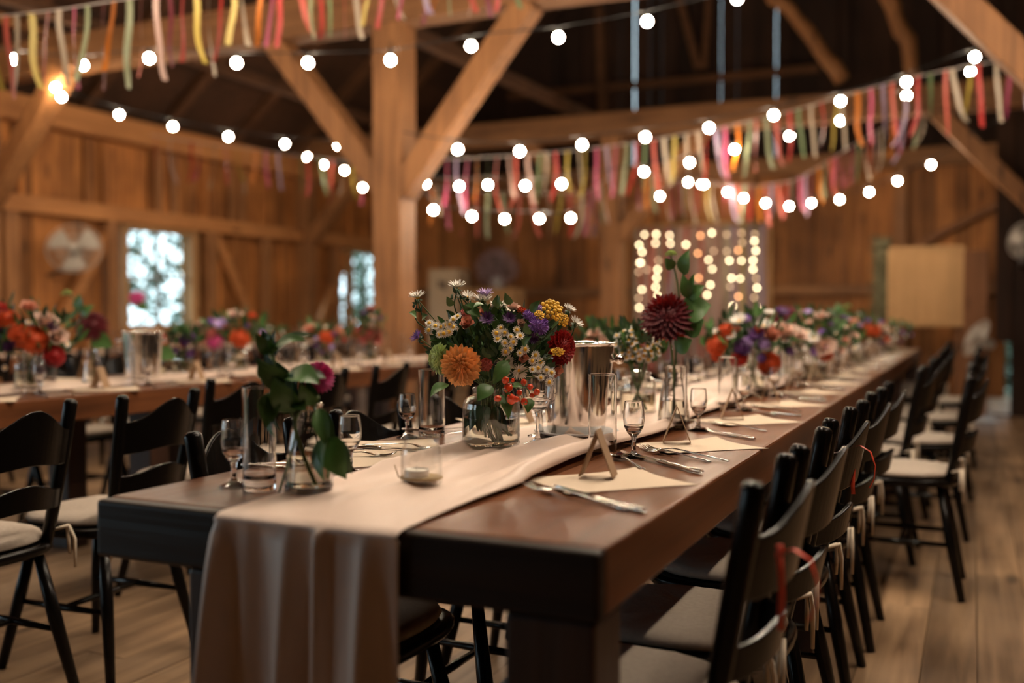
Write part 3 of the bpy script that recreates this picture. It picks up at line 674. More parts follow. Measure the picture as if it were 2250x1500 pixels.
def fork_mesh(tines=True):
    mb = MB(); rows = []
    P = [(-.105,.0055,0),(-.098,.0078,.001),(-.085,.0068,.002),(-.05,.0040,.004),(0,.0030,.008),(.025,.0032,.009),(.04,.007,.007),(.05,.0118,.0045),(.058,.0125,.003)]
    for x, wd, z in P: rows.append([(x,-wd,z+.0014),(x,-wd*.5,z+.003),(x,wd*.5,z+.003),(x,wd,z+.0014),(x,wd*.5,z+.0008),(x,-wd*.5,z+.0008),(x,-wd,z+.0014)])
    mb.grid(rows)
    for k in range(4):
        y = -.0102+.0068*k
        mb.tube([(.057,y,.0042),(.075,y,.0032),(.09,y,.0055),(.102,y,.0105)], [.0019,.0017,.0014,.0008], 5)
    return mb
def spoon_mesh():
    mb = MB(); rows = []
    P = [(-.10,.0055,0),(-.093,.0078,.001),(-.08,.0068,.002),(-.045,.0040,.004),(0,.0028,.007),(.02,.004,.006)]
    for x, wd, z in P: rows.append([(x,-wd,z+.0014),(x,-wd*.5,z+.003),(x,wd*.5,z+.003),(x,wd,z+.0014),(x,wd*.5,z+.0008),(x,-wd*.5,z+.0008),(x,-wd,z+.0014)])
    mb.grid(rows)
    bl = []
    for i in range(9):
        t = i/8; x = .018+.055*t; wd = .019*math.sin(PI*(.08+.86*t))**.7
        bl.append([(x, wd*q, .0015+.0065*q*q + .004*(2*t-1)**2) for q in (-1,-.6,-.2,.2,.6,1)])
    mb.grid(bl); return mb
KN, FO, SP = (f().mesh(nm, M['steel']) for f, nm in ((knife_mesh,'table_knife'),(fork_mesh,'dinner_fork'),(spoon_mesh,'dessert_spoon')))
def put(name, me, loc, rz, label, cat, group=None, sc=None, rx=0):
    o = link(name, me, loc=loc, rot=(rx, 0, rz), scale=sc); return tag(o, label, cat, group)
def setting(x, y, side, i, tbl, far=False, skip=(), rr=rnd, flip=0):
    # side +1: the guest sits at +x.   i: place number along the table
    p = '%s place on the %s' % (ORD[i], tbl); z = TZ; g = ' on the ' + tbl
    J = lambda a=.008: rr.uniform(-a, a)
    if 'nap' not in skip: put('paper_napkin', NAP, (x+side*.045+J(), y-.03+J(), z), side*(.86+J(.05)), 'beige paper napkin, '+p, 'napkin', 'paper napkins'+g)
    if 'card' not in skip: put('place_card', CARD, (x+side*.0+J(), y+J(), z+.0055), .20+J(.12), 'folded kraft place card, '+p, 'place card', 'place cards'+g)
    if 'hb' not in skip: put('highball_glass', HBF if far else HB, (x-side*.085+J(), y+.29+J(), z), 0, 'tall clear highball glass, '+p, 'glass', 'highball glasses'+g)
    if 'co' not in skip: put('cordial_glass', COF if far else CO, (x-side*.025+J(), y+.285+J(), z), 0, 'small stemmed cordial glass, '+p, 'glass', 'cordial glasses'+g)
    if 'kn' not in skip: put('table_knife', KN, (x+side*.07+J(), y+.215+J(), z+.001), PI*(side > 0)+J(.12)-side*.62, 'ornate silver table knife, '+p, 'knife', 'table knives'+g)
    if 'fo' not in skip: put('dinner_fork', FO, (x+side*.055+J(), y-.205+J(), z+.0005), PI*(side > 0)-side*.55+J(.08), 'fork, '+p, 'fork', 'dinner forks'+g)
    if 'sp' not in skip: put('dessert_spoon', SP, (x+side*.02+J(), y+.245+J(), z+.001), PI*(side > 0)-side*.75+J(.1), 'silver spoon, '+p, 'spoon', 'spoons'+g)
A = 'open-floor side, centre row'; B = 'post side, centre row'
ys = [1.77, 2.318, 2.92] + [3.50+.57*k for k in range(11)]
for i, y in enumerate(ys): setting(-.643, y, 1, i, A, y > 4.5, ('nap','hb','co','kn','fo','sp') if i == 0 else ())
# the first place, laid as seen
p1 = 'first place on the ' + A
put('paper_napkin', NAP, (-.615, 1.738, TZ), .86, 'large beige paper napkin with its tip over the table edge, first place', 'napkin', 'paper napkins on the '+A)
put('highball_glass', HB, (-.762, 2.13, TZ), 0, 'tall clear highball glass in front of the ice bucket', 'glass', None, (1.08,1.08,1.02))
put('cordial_glass', CO, (-.664, 2.055, TZ), 0, 'small stemmed cordial glass between the first two place cards', 'glass', None, (1.03,1.03,1.08))
put('dinner_fork', FO, (-.605, 1.55, TZ+.001), PI-.50, 'silver fork lying on bare wood beside the front end of the runner', 'fork', None, (1.25,1.1,1.1))
put('table_knife', KN, (-.575, 1.56, TZ+.001), PI-.60, 'ornate silver knife crossing the fork on the bare front table corner', 'knife', None, (1.2,1.1,1.1))
put('table_knife', KN, (-.60, 2.005, TZ+.001), PI-.72, 'ornate silver knife between the first two napkins', 'knife', None, (1.45,1.15,1.15))
put('dinner_fork', FO, (-.575, 2.13, TZ+.001), PI-.48, 'silver fork resting by the second napkin', 'fork', None, (1.2,1.1,1.1))
put('dessert_spoon', SP, (-.655, 1.975, TZ+.001), PI-.95, 'silver spoon beside the first highball glass', 'spoon', None, (1.1,1.1,1.1))
yl = [1.46+.55*k for k in range(15)]
for i, y in enumerate(yl): setting(-1.165, y, -1, i, B, y > 4.5, ('hb','co','kn','nap','sp','fo','card') if i == 0 else (('hb','co','kn','card') if i == 1 else ()))
put('highball_glass', HB, (-1.144, 1.403, TZ), 0, 'tall clear highball glass beside the magenta dahlia vase', 'glass', None, (.96,.96,1.06))
put('cordial_glass', CO, (-1.203, 1.405, TZ), 0, 'stemmed cordial glass near the post-side front corner', 'glass', None, (1.02,1.02,1.07))
put('cordial_glass', CO, (-1.10, 1.62, TZ), 0, 'stemmed cordial glass behind the magenta dahlia vase', 'glass')
put('highball_glass', HB, (-1.243, 2.195, TZ), 0, 'tall clear highball glass behind the big flower jar', 'glass', None, (1.12,1.12,1.0))
put('cordial_glass', CO, (-1.288, 2.15, TZ), 0, 'small stemmed cordial glass beside the second post-side highball glass', 'glass', None, (1,1,.98))
put('table_knife', KN, (-1.23, 1.60, TZ+.001), .05, 'silver knife on dark wood at the post-side front corner', 'knife')
put('dinner_fork', FO, (-1.235, 1.64, TZ+.001), .08, 'silver fork beside the knife at the post-side front corner', 'fork')
put('paper_napkin', NAP, (-1.19, 1.80, TZ), -.7, 'beige napkin behind the front post-side glasses', 'napkin')
put('table_knife', KN, (-1.22, 1.93, TZ+.001), .10, 'silver knife between runner and second post-side chair', 'knife')
put('dinner_fork', FO, (-1.20, 1.975, TZ+.001), .0, 'silver fork between runner and second post-side chair', 'fork')
put('table_knife', KN, (-1.26, 2.28, TZ+.001), .10, 'silver knife behind the post-side highball glass', 'knife')
put('crystal_goblet', GO, (-.925, 2.135, TZ+.006), 0, 'crystal goblet between the flower jar and the ice bucket', 'glass')
put('crystal_goblet', GO, (-.97, 2.26, TZ+.008), 0, 'crystal goblet hidden behind the flower jar', 'glass')
for i in range(8): setting(-3.28, 1.9+.56*i, 1, i, 'near edge of the post-side table', True, ('sp',))
for i in range(7): setting(-3.82, 2.3+.56*i, -1, i, 'far edge of the post-side table', True, ('sp','kn','fo'))
for i in range(9): setting(-6.28, 3.3+.6*i, 1, i, 'window-wall table', True, ('sp','kn','fo'))

# ---- vessels
def jar_mesh(r, h, neck, water, n=40):
    mb = MB(); t = .0028
    out = [(0,0),(r*.90,0),(r*.97,.004),(r,.012),(r,h*.66),(r*.97,h*.75),(r*.86,h*.83),(neck+.001,h*.885),(neck,h*.93),(neck+.004,h*.965),(neck+.0045,h*.985),(neck+.002,h)]
    inn = [(neck-.001,h-.001),(neck-t,h*.96),(neck-t,h*.89),(r*.86-t,h*.825),(r*.97-t,h*.745),(r-t,h*.655),(r-t,.014),(r*.92,.0075),(0,.0065)]
    mb.lathe(out+inn, n); g = mb
    wb = MB(); wb.lathe([(0,.0068),(r*.91,.0078),(r-t-.0003,.0145),(r-t-.0003,water),(0,water)], n)
    return g, wb
def jar(loc, r, h, neck, water, label, name='flower_jar', n=40):
    g, wb = jar_mesh(r, h, neck, water, n)
    t = thing(name, label, 'jar', loc); build(g, 'jar_glass', M['thin'], t)
    if water: build(wb, 'water', M['water'], t)
    return t
jar((-1.008, 2.058, TZ+.0045), .0665, .137, .040, .068, 'large round glass jar of water holding the main bouquet')
# slender bottle vase
def bottle(loc, label, s=1.0, n=32):
    mb = MB(); out = [(0,0),(.038,0),(.042,.004),(.0425,.012),(.036,.075),(.030,.105),(.0235,.125),(.0225,.140),(.0255,.150),(.0245,.154)]
    inn = [(.0225,.152),(.0205,.140),(.0212,.125),(.0278,.104),(.0338,.074),(.040,.013),(.037,.008),(0,.007)]
    mb.lathe([(a*s, b*s) for a, b in out+inn], n); t = thing('bottle_vase', label, 'vase', loc); build(mb, 'vase_glass', M['glass'], t)
    wb = MB(); wb.lathe([(0,.0072*s),(.0365*s,.0082*s),(.0396*s,.0135*s),(.0352*s,.065*s),(0,.065*s)], n); build(wb, 'water', M['water'], t); return t
bottle((-1.045, 1.413, TZ+.004), 'small bottle vase on the runner holding the magenta dahlia')
# tealight jar
t = thing('candle_jar', 'squat glass candle jar with twine tag on the runner front', 'candle holder', (-.898, 1.548, TZ+.004))
mb = MB(); mb.lathe([(0,0),(.033,0),(.037,.004),(.0375,.01),(.0375,.058),(.035,.067),(.0315,.071),(.0315,.076),(.0335,.079),(.0335,.090),(.032,.091),(.0305,.090),(.0300,.078),(.0290,.070),(.0325,.066),(.0350,.057),(.0350,.012),(.032,.007),(0,.006)], 36)
build(mb, 'jar_glass', M['thin'], t)
mb = MB(); mb.lathe([(0,0),(.0195,0),(.0195,.016),(.0188,.016),(.0188,.013),(0,.013)], 28); tc_ = build(mb, 'tealight_cup', M['alu'], t, loc=(-.008,-.004,.0068), scale=(1.15,1.15,1.3))
mb = MB(); mb.lathe([(0,.0131),(.0186,.0131),(.0186,.0145),(0,.0145)], 24); mb.tube([(0,0,.0145),(.001,0,.021)], .0007, 5); build(mb, 'wax', M['wax'], tc_)
mb = MB(); mb.lathe([(.0385,.012),(.039,.0135),(.0385,.015)], 28); mb.bar((-.034,-.022,.014), (-.040,-.026,.036), .009, .002); build(mb, 'twine', M['twine'], t)
# ice bucket on a plate
def bucket(loc, label, s=1.0):
    t = thing('ice_bucket', label, 'ice bucket', loc)
    mb = MB(); mb.lathe([(q*s, z*s) for q, z in [(0,0),(.064,0),(.070,.004),(.0735,.014),(.0765,.03),(.094,.222),(.098,.226),(.1005,.2275),(.1005,.2295),(.098,.2305),(.0925,.229),(.0745,.03),(.068,.012),(0,.008)]], 48); build(mb, 'bucket_body', M['steel'], t)
    for a in (.35, .35+PI):
        c, s_ = math.cos(a), math.sin(a); mb = MB()
        mb.tube([(.088*c*s,.088*s_*s,.185*s),(.100*c*s,.100*s_*s,.187*s)], .005*s, 10); mb.ball((.107*c*s,.107*s_*s,.188*s), .0125*s, 16, 10)
        build(mb, 'knob_handle', M['steel'], t)
    return t
BK = (-.905, 2.335)
mb = MB(); mb.lathe([(0,0),(.062,0),(.075,.004),(.104,.013),(.107,.0165),(.105,.018),(.072,.008),(0,.007)], 48)
tag(build(mb, 'plate', M['plate'], loc=(*BK, TZ+.002)), 'grey plate under the front ice bucket', 'plate')
bucket((*BK, TZ+.0095), 'polished steel champagne bucket behind the main bouquet')
bucket((*(onz(295, 838, TZ).xy + Vector((0,.05))), TZ+.002), 'steel champagne bucket on the post-side table')
bucket((-.93, 5.35, TZ+.004), 'steel champagne bucket further along the centre row')

# ================================================================ FLOWERS
LIB = {}
def frame_dir(n):
    n = Vector(n).normalized(); u = Vector((0,0,1)) if abs(n.z) < .95 else Vector((1,0,0)); a = n.cross(u).normalized(); return a, a.cross(n).normalized(), n
def petal(mb, base, d, up, ln, wd, cup=.3, curl=.2, mi=0, n=4, tip=.35):
    """one cupped petal from base along d; up is its upper side"""
    d = d.normalized(); sd = d.cross(up).normalized(); up = sd.cross(d).normalized(); rows = []
    for i in range(n+1):
        t = i/n; w_ = wd*(math.sin(PI*min(1, .12+t*.80))**.8)*(1 if t < .99 else tip/.6*.6)
        c = base + d*(ln*t) + up*(curl*ln*t*t)
        rows.append([c - sd*w_ + up*(cup*w_), c, c + sd*w_ + up*(cup*w_)])
    mb.grid(rows, mi)
def dahlia(key, seed, n=120, flat=.8, tight=1.0, maxang=2.1, wd=.13, ln0=.22, core=None):
    r = random.Random(seed); mb = MB(); mb.ball((0,0,0), .52, 14, 8, 1 if core else 0, (1,1,flat))
    for i in range(n):
        t = (i+.5)/n; th = maxang*t**.62; ph = i*2.39996
        nrm = Vector((math.sin(th)*math.cos(ph), math.sin(th)*math.sin(ph), math.cos(th)*flat)); nn = nrm.normalized()
        out = Vector((math.cos(ph), math.sin(ph), 0)); L = ln0*(.45+1.25*t)*r.uniform(.9,1.1)
        d = (nn*(1.0-.45*t) + out*(.25+.65*t) - Vector((0,0,.25*t))).normalized()
        up = (Vector((0,0,1)) - out*.4*(1-t)).normalized() if th < 1.7 else Vector((0,0,1))
        petal(mb, nrm*(.42+.10*t), d, up, L+.16*t, wd*(.5+.75*t)*r.uniform(.9,1.1), .75, .38*(1-t)+.12, 0, 3)
    return mb.mesh('dahlia', [M['fl_'+key], M['fl_'+(core or key)]])
def pompon(key, seed, n=175):
    r = random.Random(seed); mb = MB(); mb.ball((0,0,0), .34, 14, 8)
    for i in range(n):
        t = (i+.5)/n; th = 2.35*t**.56; ph = i*2.39996; nn = Vector((math.sin(th)*math.cos(ph), math.sin(th)*math.sin(ph), math.cos(th)))
        tow = Vector((-math.cos(th)*math.cos(ph), -math.cos(th)*math.sin(ph), math.sin(th)))      # towards the heart of the flower
        L = (.24+.42*min(1, t*2.2))*r.uniform(.92,1.1); d = nn*1.0 - tow*(.10+.45*t)
        petal(mb, nn*.30, d, tow, L, (.055+.105*min(1, t*1.8))*r.uniform(.9,1.1), .75, .10+.22*(1-t), 0, 4)
    return mb.mesh('dahlia', M['fl_'+key])
def aster(key, seed, n=34, eye='yellow', ln=.85, wd=.085, lift=.35, er=.2):
    r = random.Random(seed); mb = MB(); mb.ball((0,0,.02), er, 10, 6, 1, (1,1,.6))
    for i in range(n):
        ph = 2*PI*i/n + r.uniform(-.1,.1); l_ = lift + (.30 if i % 2 else 0) + r.uniform(-.08,.08)
        d = Vector((math.cos(ph), math.sin(ph), l_)); petal(mb, d*.12, d, Vector((0,0,1)), ln*r.uniform(.85,1.05), wd, .3, .1, 0, 3, .3)
    for i in range(9):
        ph = 2*PI*i/9; d = Vector((math.cos(ph)*.6, math.sin(ph)*.6, -.35)); petal(mb, Vector((0,0,-.12)), d, Vector((0,0,1)), .5, .09, .2, .2, 2, 3)
    return mb.mesh('aster', [M['fl_'+key], M['fl_'+eye], M['leafd']])
def camomile(seed):
    mb = MB(); mb.ball((0,0,.10), .40, 12, 7, 1, (1,1,.62))
    for i in range(13):
        ph = 2*PI*i/13; d = Vector((math.cos(ph), math.sin(ph), .10+.08*math.sin(i*5+seed))); petal(mb, d*.3, d, Vector((0,0,1)), .72, .17, .12, -.06, 0, 3)
    return mb.mesh('camomile', [M['fl_white'], M['fl_yellow']])
def fluffy(key, seed, n=150, ln=.34):
    r = random.Random(seed); mb = MB(); mb.ball((0,0,0), .6, 12, 8, 0, (1,1,.75))
    for i in range(n):
        th = 2.0*((i+.5)/n)**.55; ph = i*2.39996; nn = Vector((math.sin(th)*math.cos(ph), math.sin(th)*math.sin(ph), math.cos(th)*.75))
        d = nn + Vector((r.uniform(-.4,.4), r.uniform(-.4,.4), r.uniform(-.4,.4))); petal(mb, nn*.55, d, Vector((r.uniform(-1,1), r.uniform(-1,1), 1)), ln*r.uniform(.8,1.3), .07, .4, .2, 0, 2)
    return mb.mesh('carnation', M['fl_'+key])
def cluster(key, seed, n=24, br=.24):
    r = random.Random(seed); mb = MB()
    for i in range(n):
        ph = i*2.39996; q = math.sqrt((i+.5)/n); mb.ball((q*.92*math.cos(ph), q*.92*math.sin(ph), .25-.35*q*q+r.uniform(-.05,.05)), br*.78, 10, 6, 0, (1,1,.8))
        mb.tube([(q*.8*math.cos(ph), q*.8*math.sin(ph), .15-.35*q*q), (q*.25*math.cos(ph), q*.25*math.sin(ph), -.8)], .025, 4, 1)
    return mb.mesh('tansy', [M['fl_'+key], M['stem']])
def rosy(key, seed, n=16):
    r = random.Random(seed); mb = MB()
    for i in range(n):
        t = i/n; ph = i*2.39996; out = Vector((math.cos(ph), math.sin(ph), 0)); d = out*(.25+.75*t) + Vector((0,0,1.0-.75*t))
        petal(mb, out*.06 + Vector((0,0,-.35)), d, Vector((0,0,1))-out*.5, .78+.2*t, .30+.15*t, .55, .25*t, 0, 4)
    return mb.mesh('lisianthus', M['fl_'+key])
def leafmesh(m='leaf', seed=0, wd=.26):
    mb = MB(); rows = []; n = 8
    for i in range(n+1):
        t = i/n; w_ = wd*math.sin(PI*t**.8)**.9*(1-.15*t); z = .18*math.sin(t*2.2) - .22*t*t
        rows.append([(t, -w_, z+.25*w_), (t, -w_*.5, z+.10*w_), (t, 0, z-.015), (t, w_*.5, z+.10*w_), (t, w_, z+.25*w_)])
    mb.grid(rows); return mb.mesh('leaf', M[m])
def spray(seed):
    r = random.Random(seed); mb = MB()
    for i in range(16):
        ph = i*2.4; h = .2+.8*r.random(); p = Vector((math.cos(ph)*.4*r.random(), math.sin(ph)*.4*r.random(), h)); mb.tube([(0,0,0), p*.5+Vector((0,0,.05)), p], .012, 4, 0)
        for k in range(3):
            q = p + Vector((r.uniform(-.2,.2), r.uniform(-.2,.2), r.uniform(-.3,.05))); petal(mb, q, Vector((r.uniform(-1,1), r.uniform(-1,1), r.uniform(-.2,.8))), Vector((0,0,1)), .22, .05, .2, .1, 1, 2)
    return mb.mesh('greenery', [M['stem'], M['leafd']])
def F(kind, key=''):
    k = (kind, key)
    if k not in LIB:
        sd = sum(map(ord, kind+key))
        LIB[k] = dict(dahlia=lambda: dahlia(key, sd), ball=lambda: pompon(key, sd), shaggy=lambda: dahlia(key, sd, 120, .75, 1, 2.2, .105, .44), aster=lambda: aster(key, sd, eye='yellow' if key == 'white' else key),
                      camomile=lambda: camomile(sd), carnation=lambda: fluffy(key, sd), tansy=lambda: cluster(key, sd), lisianthus=lambda: rosy(key, sd), leaf=lambda: leafmesh(), dleaf=lambda: leafmesh('leafd', 0, .2), spray=lambda: spray(sd))[kind]()
    return LIB[k]
NAMES = dict(dahlia='dahlia', ball='dahlia', shaggy='dahlia', aster='aster', camomile='camomile', carnation='carnation', tansy='tansy', lisianthus='lisianthus', leaf='leaf', dleaf='leaf', spray='greenery')
def bloom(root, kind, key, p, size, face, spin=0, sc=(1,1,1)):
    """p world position; face world direction of the flower's top"""
    q = Vector(face).normalized().to_track_quat('Z', 'Y') @ Quaternion((0,0,1), spin)
    return link(NAMES[kind], F(kind, key), root, mw=Matrix.LocRotScale(Vector(p)-root.location, q, Vector(sc)*size))
def leafat(root, p, tip, up=(0,0,1), kind='leaf', wide=1.0):
    p, tip = Vector(p), Vector(tip); d = tip-p; L = d.length; x = d.normalized(); y = Vector(up).cross(x).normalized(); z = x.cross(y)
    m = Matrix((x, y, z)).transposed()
    return link('leaf', F(kind), root, mw=Matrix.LocRotScale(p-root.location, m.to_quaternion(), Vector((L, L*wide, L))))
def stem(root, pts, r=.0016, name='stem', m='stem'):
    mb = MB(); mb.tube(smooth_pts([Vector(p)-root.location for p in pts], 4), r, 6); return build(mb, name, M[m], root)
toC = Vector((0,0,EYE))

# ---- the main bouquet
JC = Vector((-1.008, 2.058, TZ)); mouth = JC + Vector((0,0,.135)); bind = JC + Vector((.0,.0,.085))
bq = thing('flower_bouquet', 'large mixed bouquet with orange dahlia and red berries in the glass jar', 'bouquet', tuple(mouth))
ctr = at(1090, 750, 2.31)
r = random.Random(5)
def C(cx, cy): return 880+cx/3.489, 600+cy/3.489
def BL(kind, key, cx, cy, rp, D=2.24, lean=(0,0,0), spin=0, sc=(1,1,1), st=True):
    px, py = C(cx, cy); p = at(px, py, D); size = rp/3.489*D/FPX
    out = (p-ctr).normalized(); cam_ = (toC-p).normalized(); face = cam_*.8 + out*.7 + Vector(lean)
    bloom(bq, kind, key, p, size, face, spin, sc)
    if st: stem(bq, [p - face.normalized()*size*.3, p.lerp(mouth, .45) - cam_*.03, mouth + (p-mouth)*.06*Vector((1,1,0)).length], .0014)
    return p
BL('ball','orange',455,710,172,2.17,(-.25,0,0), sc=(1,1,.9))
BL('dahlia','lime',290,660,135,2.22,(-.9,0,.1))
BL('carnation','rose',655,700,62,2.18)
BL('dahlia','crimson',1250,570,150,2.24,(.9,0,.0), sc=(1,1,.75))
BL('carnation','purple',1060,400,92,2.2,(0,0,.6)); BL('carnation','purple',985,325,58,2.22,(0,0,.7)); BL('carnation','lilac',1060,270,40,2.26,(0,0,.9))
BL('tansy','yellow',1165,275,92,2.24,(0,0,.3)); BL('tansy','yellow',1245,355,55,2.22); BL('tansy','yellow',1065,318,45,2.2,(0,0,.8)); BL('tansy','yellow',1205,600,60,2.13,(0,0,.9), sc=(1,.6,1))
for cx, cy, q, ln in ((132,188,62,(0,0,2.6)),(437,112,68,(.1,0,2.6)),(630,218,78,(0,0,2.2)),(752,268,72,(0,0,2.2)),(515,185,52,(.6,0,1.2)),(1290,282,48,(.6,0,2)),(1338,385,55,(.9,0,1.6)),(805,690,78,(0,0,.2)),(905,742,66,(.2,0,-.2)),(840,300,48,(.3,0,1.4)),(440,185,30,(0,0,2))):
    BL('aster','white',cx,cy,q*1.3,2.25 if cy > 600 else 2.30, ln)
BL('aster','lilac',650,168,82,2.32,(.1,0,2.2)); BL('aster','plum',662,362,78,2.2,(0,0,.8)); BL('aster','plum',832,358,70,2.2,(0,0,.8)); BL('aster','purple',135,492,72,2.26,(-.8,0,.9)); BL('aster','plum',1010,500,60,2.22)
BL('lisianthus','pink',512,382,78,2.2,(0,0,.9)); BL('carnation','rose',500,305,56,2.24,(0,0,.9)); BL('lisianthus','blush',860,262,75,2.28,(0,0,1.6)); BL('carnation','hot',930,292,46,2.27,(0,0,1)); BL('lisianthus','pink',630,300,45,2.26,(0,0,1))
BL('lisianthus','pink',940,640,58,2.22,(0,0,-.2)); BL('lisianthus','pink',1200,740,70,2.24,(.6,0,-.5)); BL('lisianthus','blush',925,385,48,2.22,(0,0,.6))
for cx, cy in ((220,382),(267,405),(217,437),(308,412),(332,462),(376,392),(407,355),(402,412),(372,450),(350,395),(300,470),(440,330),
               (745,502),(800,455),(845,487),(892,435),(917,480),(800,535),(866,527),(840,577),(735,458),(805,602),(915,612),(955,582),(770,420),
               (1035,627),(1010,672),(1072,682),(1010,737),(1056,727),(1120,742),(1157,762),(1077,802),(1140,835)):
    BL('camomile','',cx,cy,r.uniform(31,40),2.17+r.uniform(-.02,.03),(r.uniform(-.4,.4),0,r.uniform(0,.9)), r.uniform(0,6), st=False)
for cx, cy, q in ((805,820,30),(825,880,37),(850,965,42),(910,915,25),(950,985,30),(945,835,25),(995,870,25),(1045,910,27),(1010,937,20),(745,960,27),(890,965,25),(860,820,16)):
    p = at(*C(cx, cy), 2.12+r.uniform(-.01,.015)); mb = MB(); s = q/3.489*2.12/FPX
    mb.ball((0,0,0), s, 16, 12, 0, (.92,.92,1.12)); mb.tube([(0,0,s*1.05),(0,0,s*1.35)], s*.12, 5, 1)
    for k in range(5): petal(mb, Vector((0,0,-s)), Vector((math.cos(k*1.257), math.sin(k*1.257), -.1)), Vector((0,0,1)), s*.8, s*.3, .1, .2, 1, 2)
    o = link('hypericum_berry', mb.mesh('berry', [BERRY, M['leaf']]) if 'BERRY' in globals() else mb.mesh('berry', [M.setdefault('berry', mat('red_berry', (.58,.03,.010), .18, coat=.6, noise=(.68,.085,.015), bs=30)), M['leaf']]), bq, mw=Matrix.LocRotScale(p-bq.location, (Vector((r.uniform(-1,1), r.uniform(-1,1), r.uniform(-.3,1)))).to_track_quat('Z','Y'), Vector((1,1,1))))
stem(bq, [at(*C(760,780),2.15), at(*C(850,850),2.145), at(*C(960,880),2.15), at(*C(1040,900),2.13)], .0013)
for a, b in (((640,850),(850,800)),((800,830),(880,960)),((900,850),(1000,930)),((870,870),(940,985))): stem(bq, [at(*C(*a),2.17), at(*C((a[0]+b[0])/2+10,(a[1]+b[1])/2-14),2.15), at(*C(*b),2.14)], .001)
for a, b, up, w_ in (((370,850),(225,938),(0,-.6,1),1.5),((700,860),(590,975),(0,-1,.2),1.7),((765,930),(835,1118),(1,-.6,0),1.0),((820,670),(710,850),(.6,-1,.2),1.1),((990,960),(975,1070),(.4,-1,0),1.4),((840,870),(940,870),(0,-.7,1),1.1),
                     ((740,270),(745,165),(0,-1,.1),1.1),((845,240),(800,150),(.2,-1,.1),1.1),((1000,300),(1068,208),(.2,-1,.2),1.1),((500,240),(610,335),(.3,-1,.5),1.2),((545,310),(470,240),(0,-1,.4),1.0),((400,250),(355,180),(.2,-1,.2),1.2),
                     ((850,1000),(800,880),(.3,-1,.2),.8),((640,240),(560,255),(0,-1,1),1.2),((990,470),(955,380),(0,-1,.2),1.1),((940,560),(1000,480),(0,-1,.3),1),((165,350),(205,320),(0,-1,.4),1.4),((120,330),(70,300),(0,-1,.4),1.4)):
    leafat(bq, at(*C(*a),2.15), at(*C(*b),2.13), up, 'leaf', w_)
for (a, b, c_) in (((132,200),(118,350),(190,420)),((132,200),(170,330),(240,430)),((437,125),(412,240),(440,330)),((1290,290),(1270,340),(1180,400)),((1335,395),(1310,480),(1240,520)),((437,125),(480,200),(560,280))):
    stem(bq, [at(*C(*a),2.28), at(*C(*b),2.28), at(*C(*c_),2.30)], .0016, 'stem', 'leafd')
for cx, cy in ((130,240),(100,270),(160,300),(430,160),(470,200),(400,200),(600,260),(700,300),(820,230),(1290,330),(1340,420),(1310,440),(180,500),(150,540),(1110,470),(1090,520)):
    p = at(*C(cx,cy), 2.27)
    for k in range(4):
        t_ = p + Vector((r.uniform(-.014,.014), r.uniform(-.01,.01), r.uniform(.0,.018))); leafat(bq, p, t_, (0,-1,.3), 'dleaf', 1.0) if k < 2 else None
mb = MB()                                                            # the dense filling of small leaves and stalks
for i in range(900):
    th, ph = math.acos(1-2*r.random()), r.uniform(0, 2*PI); rad = r.random()**.4
    p = ctr + Vector((0,0,-.012)) + RT*(.150*rad*math.sin(th)*math.cos(ph)) + Vector((0,0,.088*rad*math.cos(th))) + FW*(.10*rad*math.sin(th)*math.sin(ph))
    if p.z < mouth.z+.005 + abs((p-mouth).dot(RT))*.25: continue
    d = (p-mouth).normalized() + Vector((r.uniform(-.7,.7), r.uniform(-.7,.7), r.uniform(-.5,.7)))
    petal(mb, p-bq.location, d, Vector((r.uniform(-1,1), -1, r.uniform(-.5,1))), r.uniform(.016,.040), r.uniform(.004,.008), .2, .2, 0 if r.random() < .7 else 1, 3)
fo = build(mb, 'foliage', [M['leafd'], M['leaf']], bq); fo['kind'] = 'stuff'
for i in range(17):                                                  # stalks bound together inside the jar
    a = i*2.4; R1 = .006+.014*((i*7) % 5)/5; b0 = JC + Vector((.027*math.cos(a)*((i % 4)/3)+.012, .027*math.sin(a), .018+.012*((i*3) % 4)))
    stem(bq, [mouth + Vector((.03*math.cos(a+.5), .03*math.sin(a+.5), .03)), mouth + Vector((.022*math.cos(a), .022*math.sin(a), -.02)), JC + Vector((R1*math.cos(a), R1*math.sin(a), .07)), b0], .0022)
for i in range(10):
    a = r.uniform(0, 6.28); p = JC + Vector((.02*math.cos(a), .02*math.sin(a), .10)); leafat(bq, p, p + Vector((.035*math.cos(a), .03*math.sin(a), -.055)), (0,-1,.2), 'dleaf', 1.2)

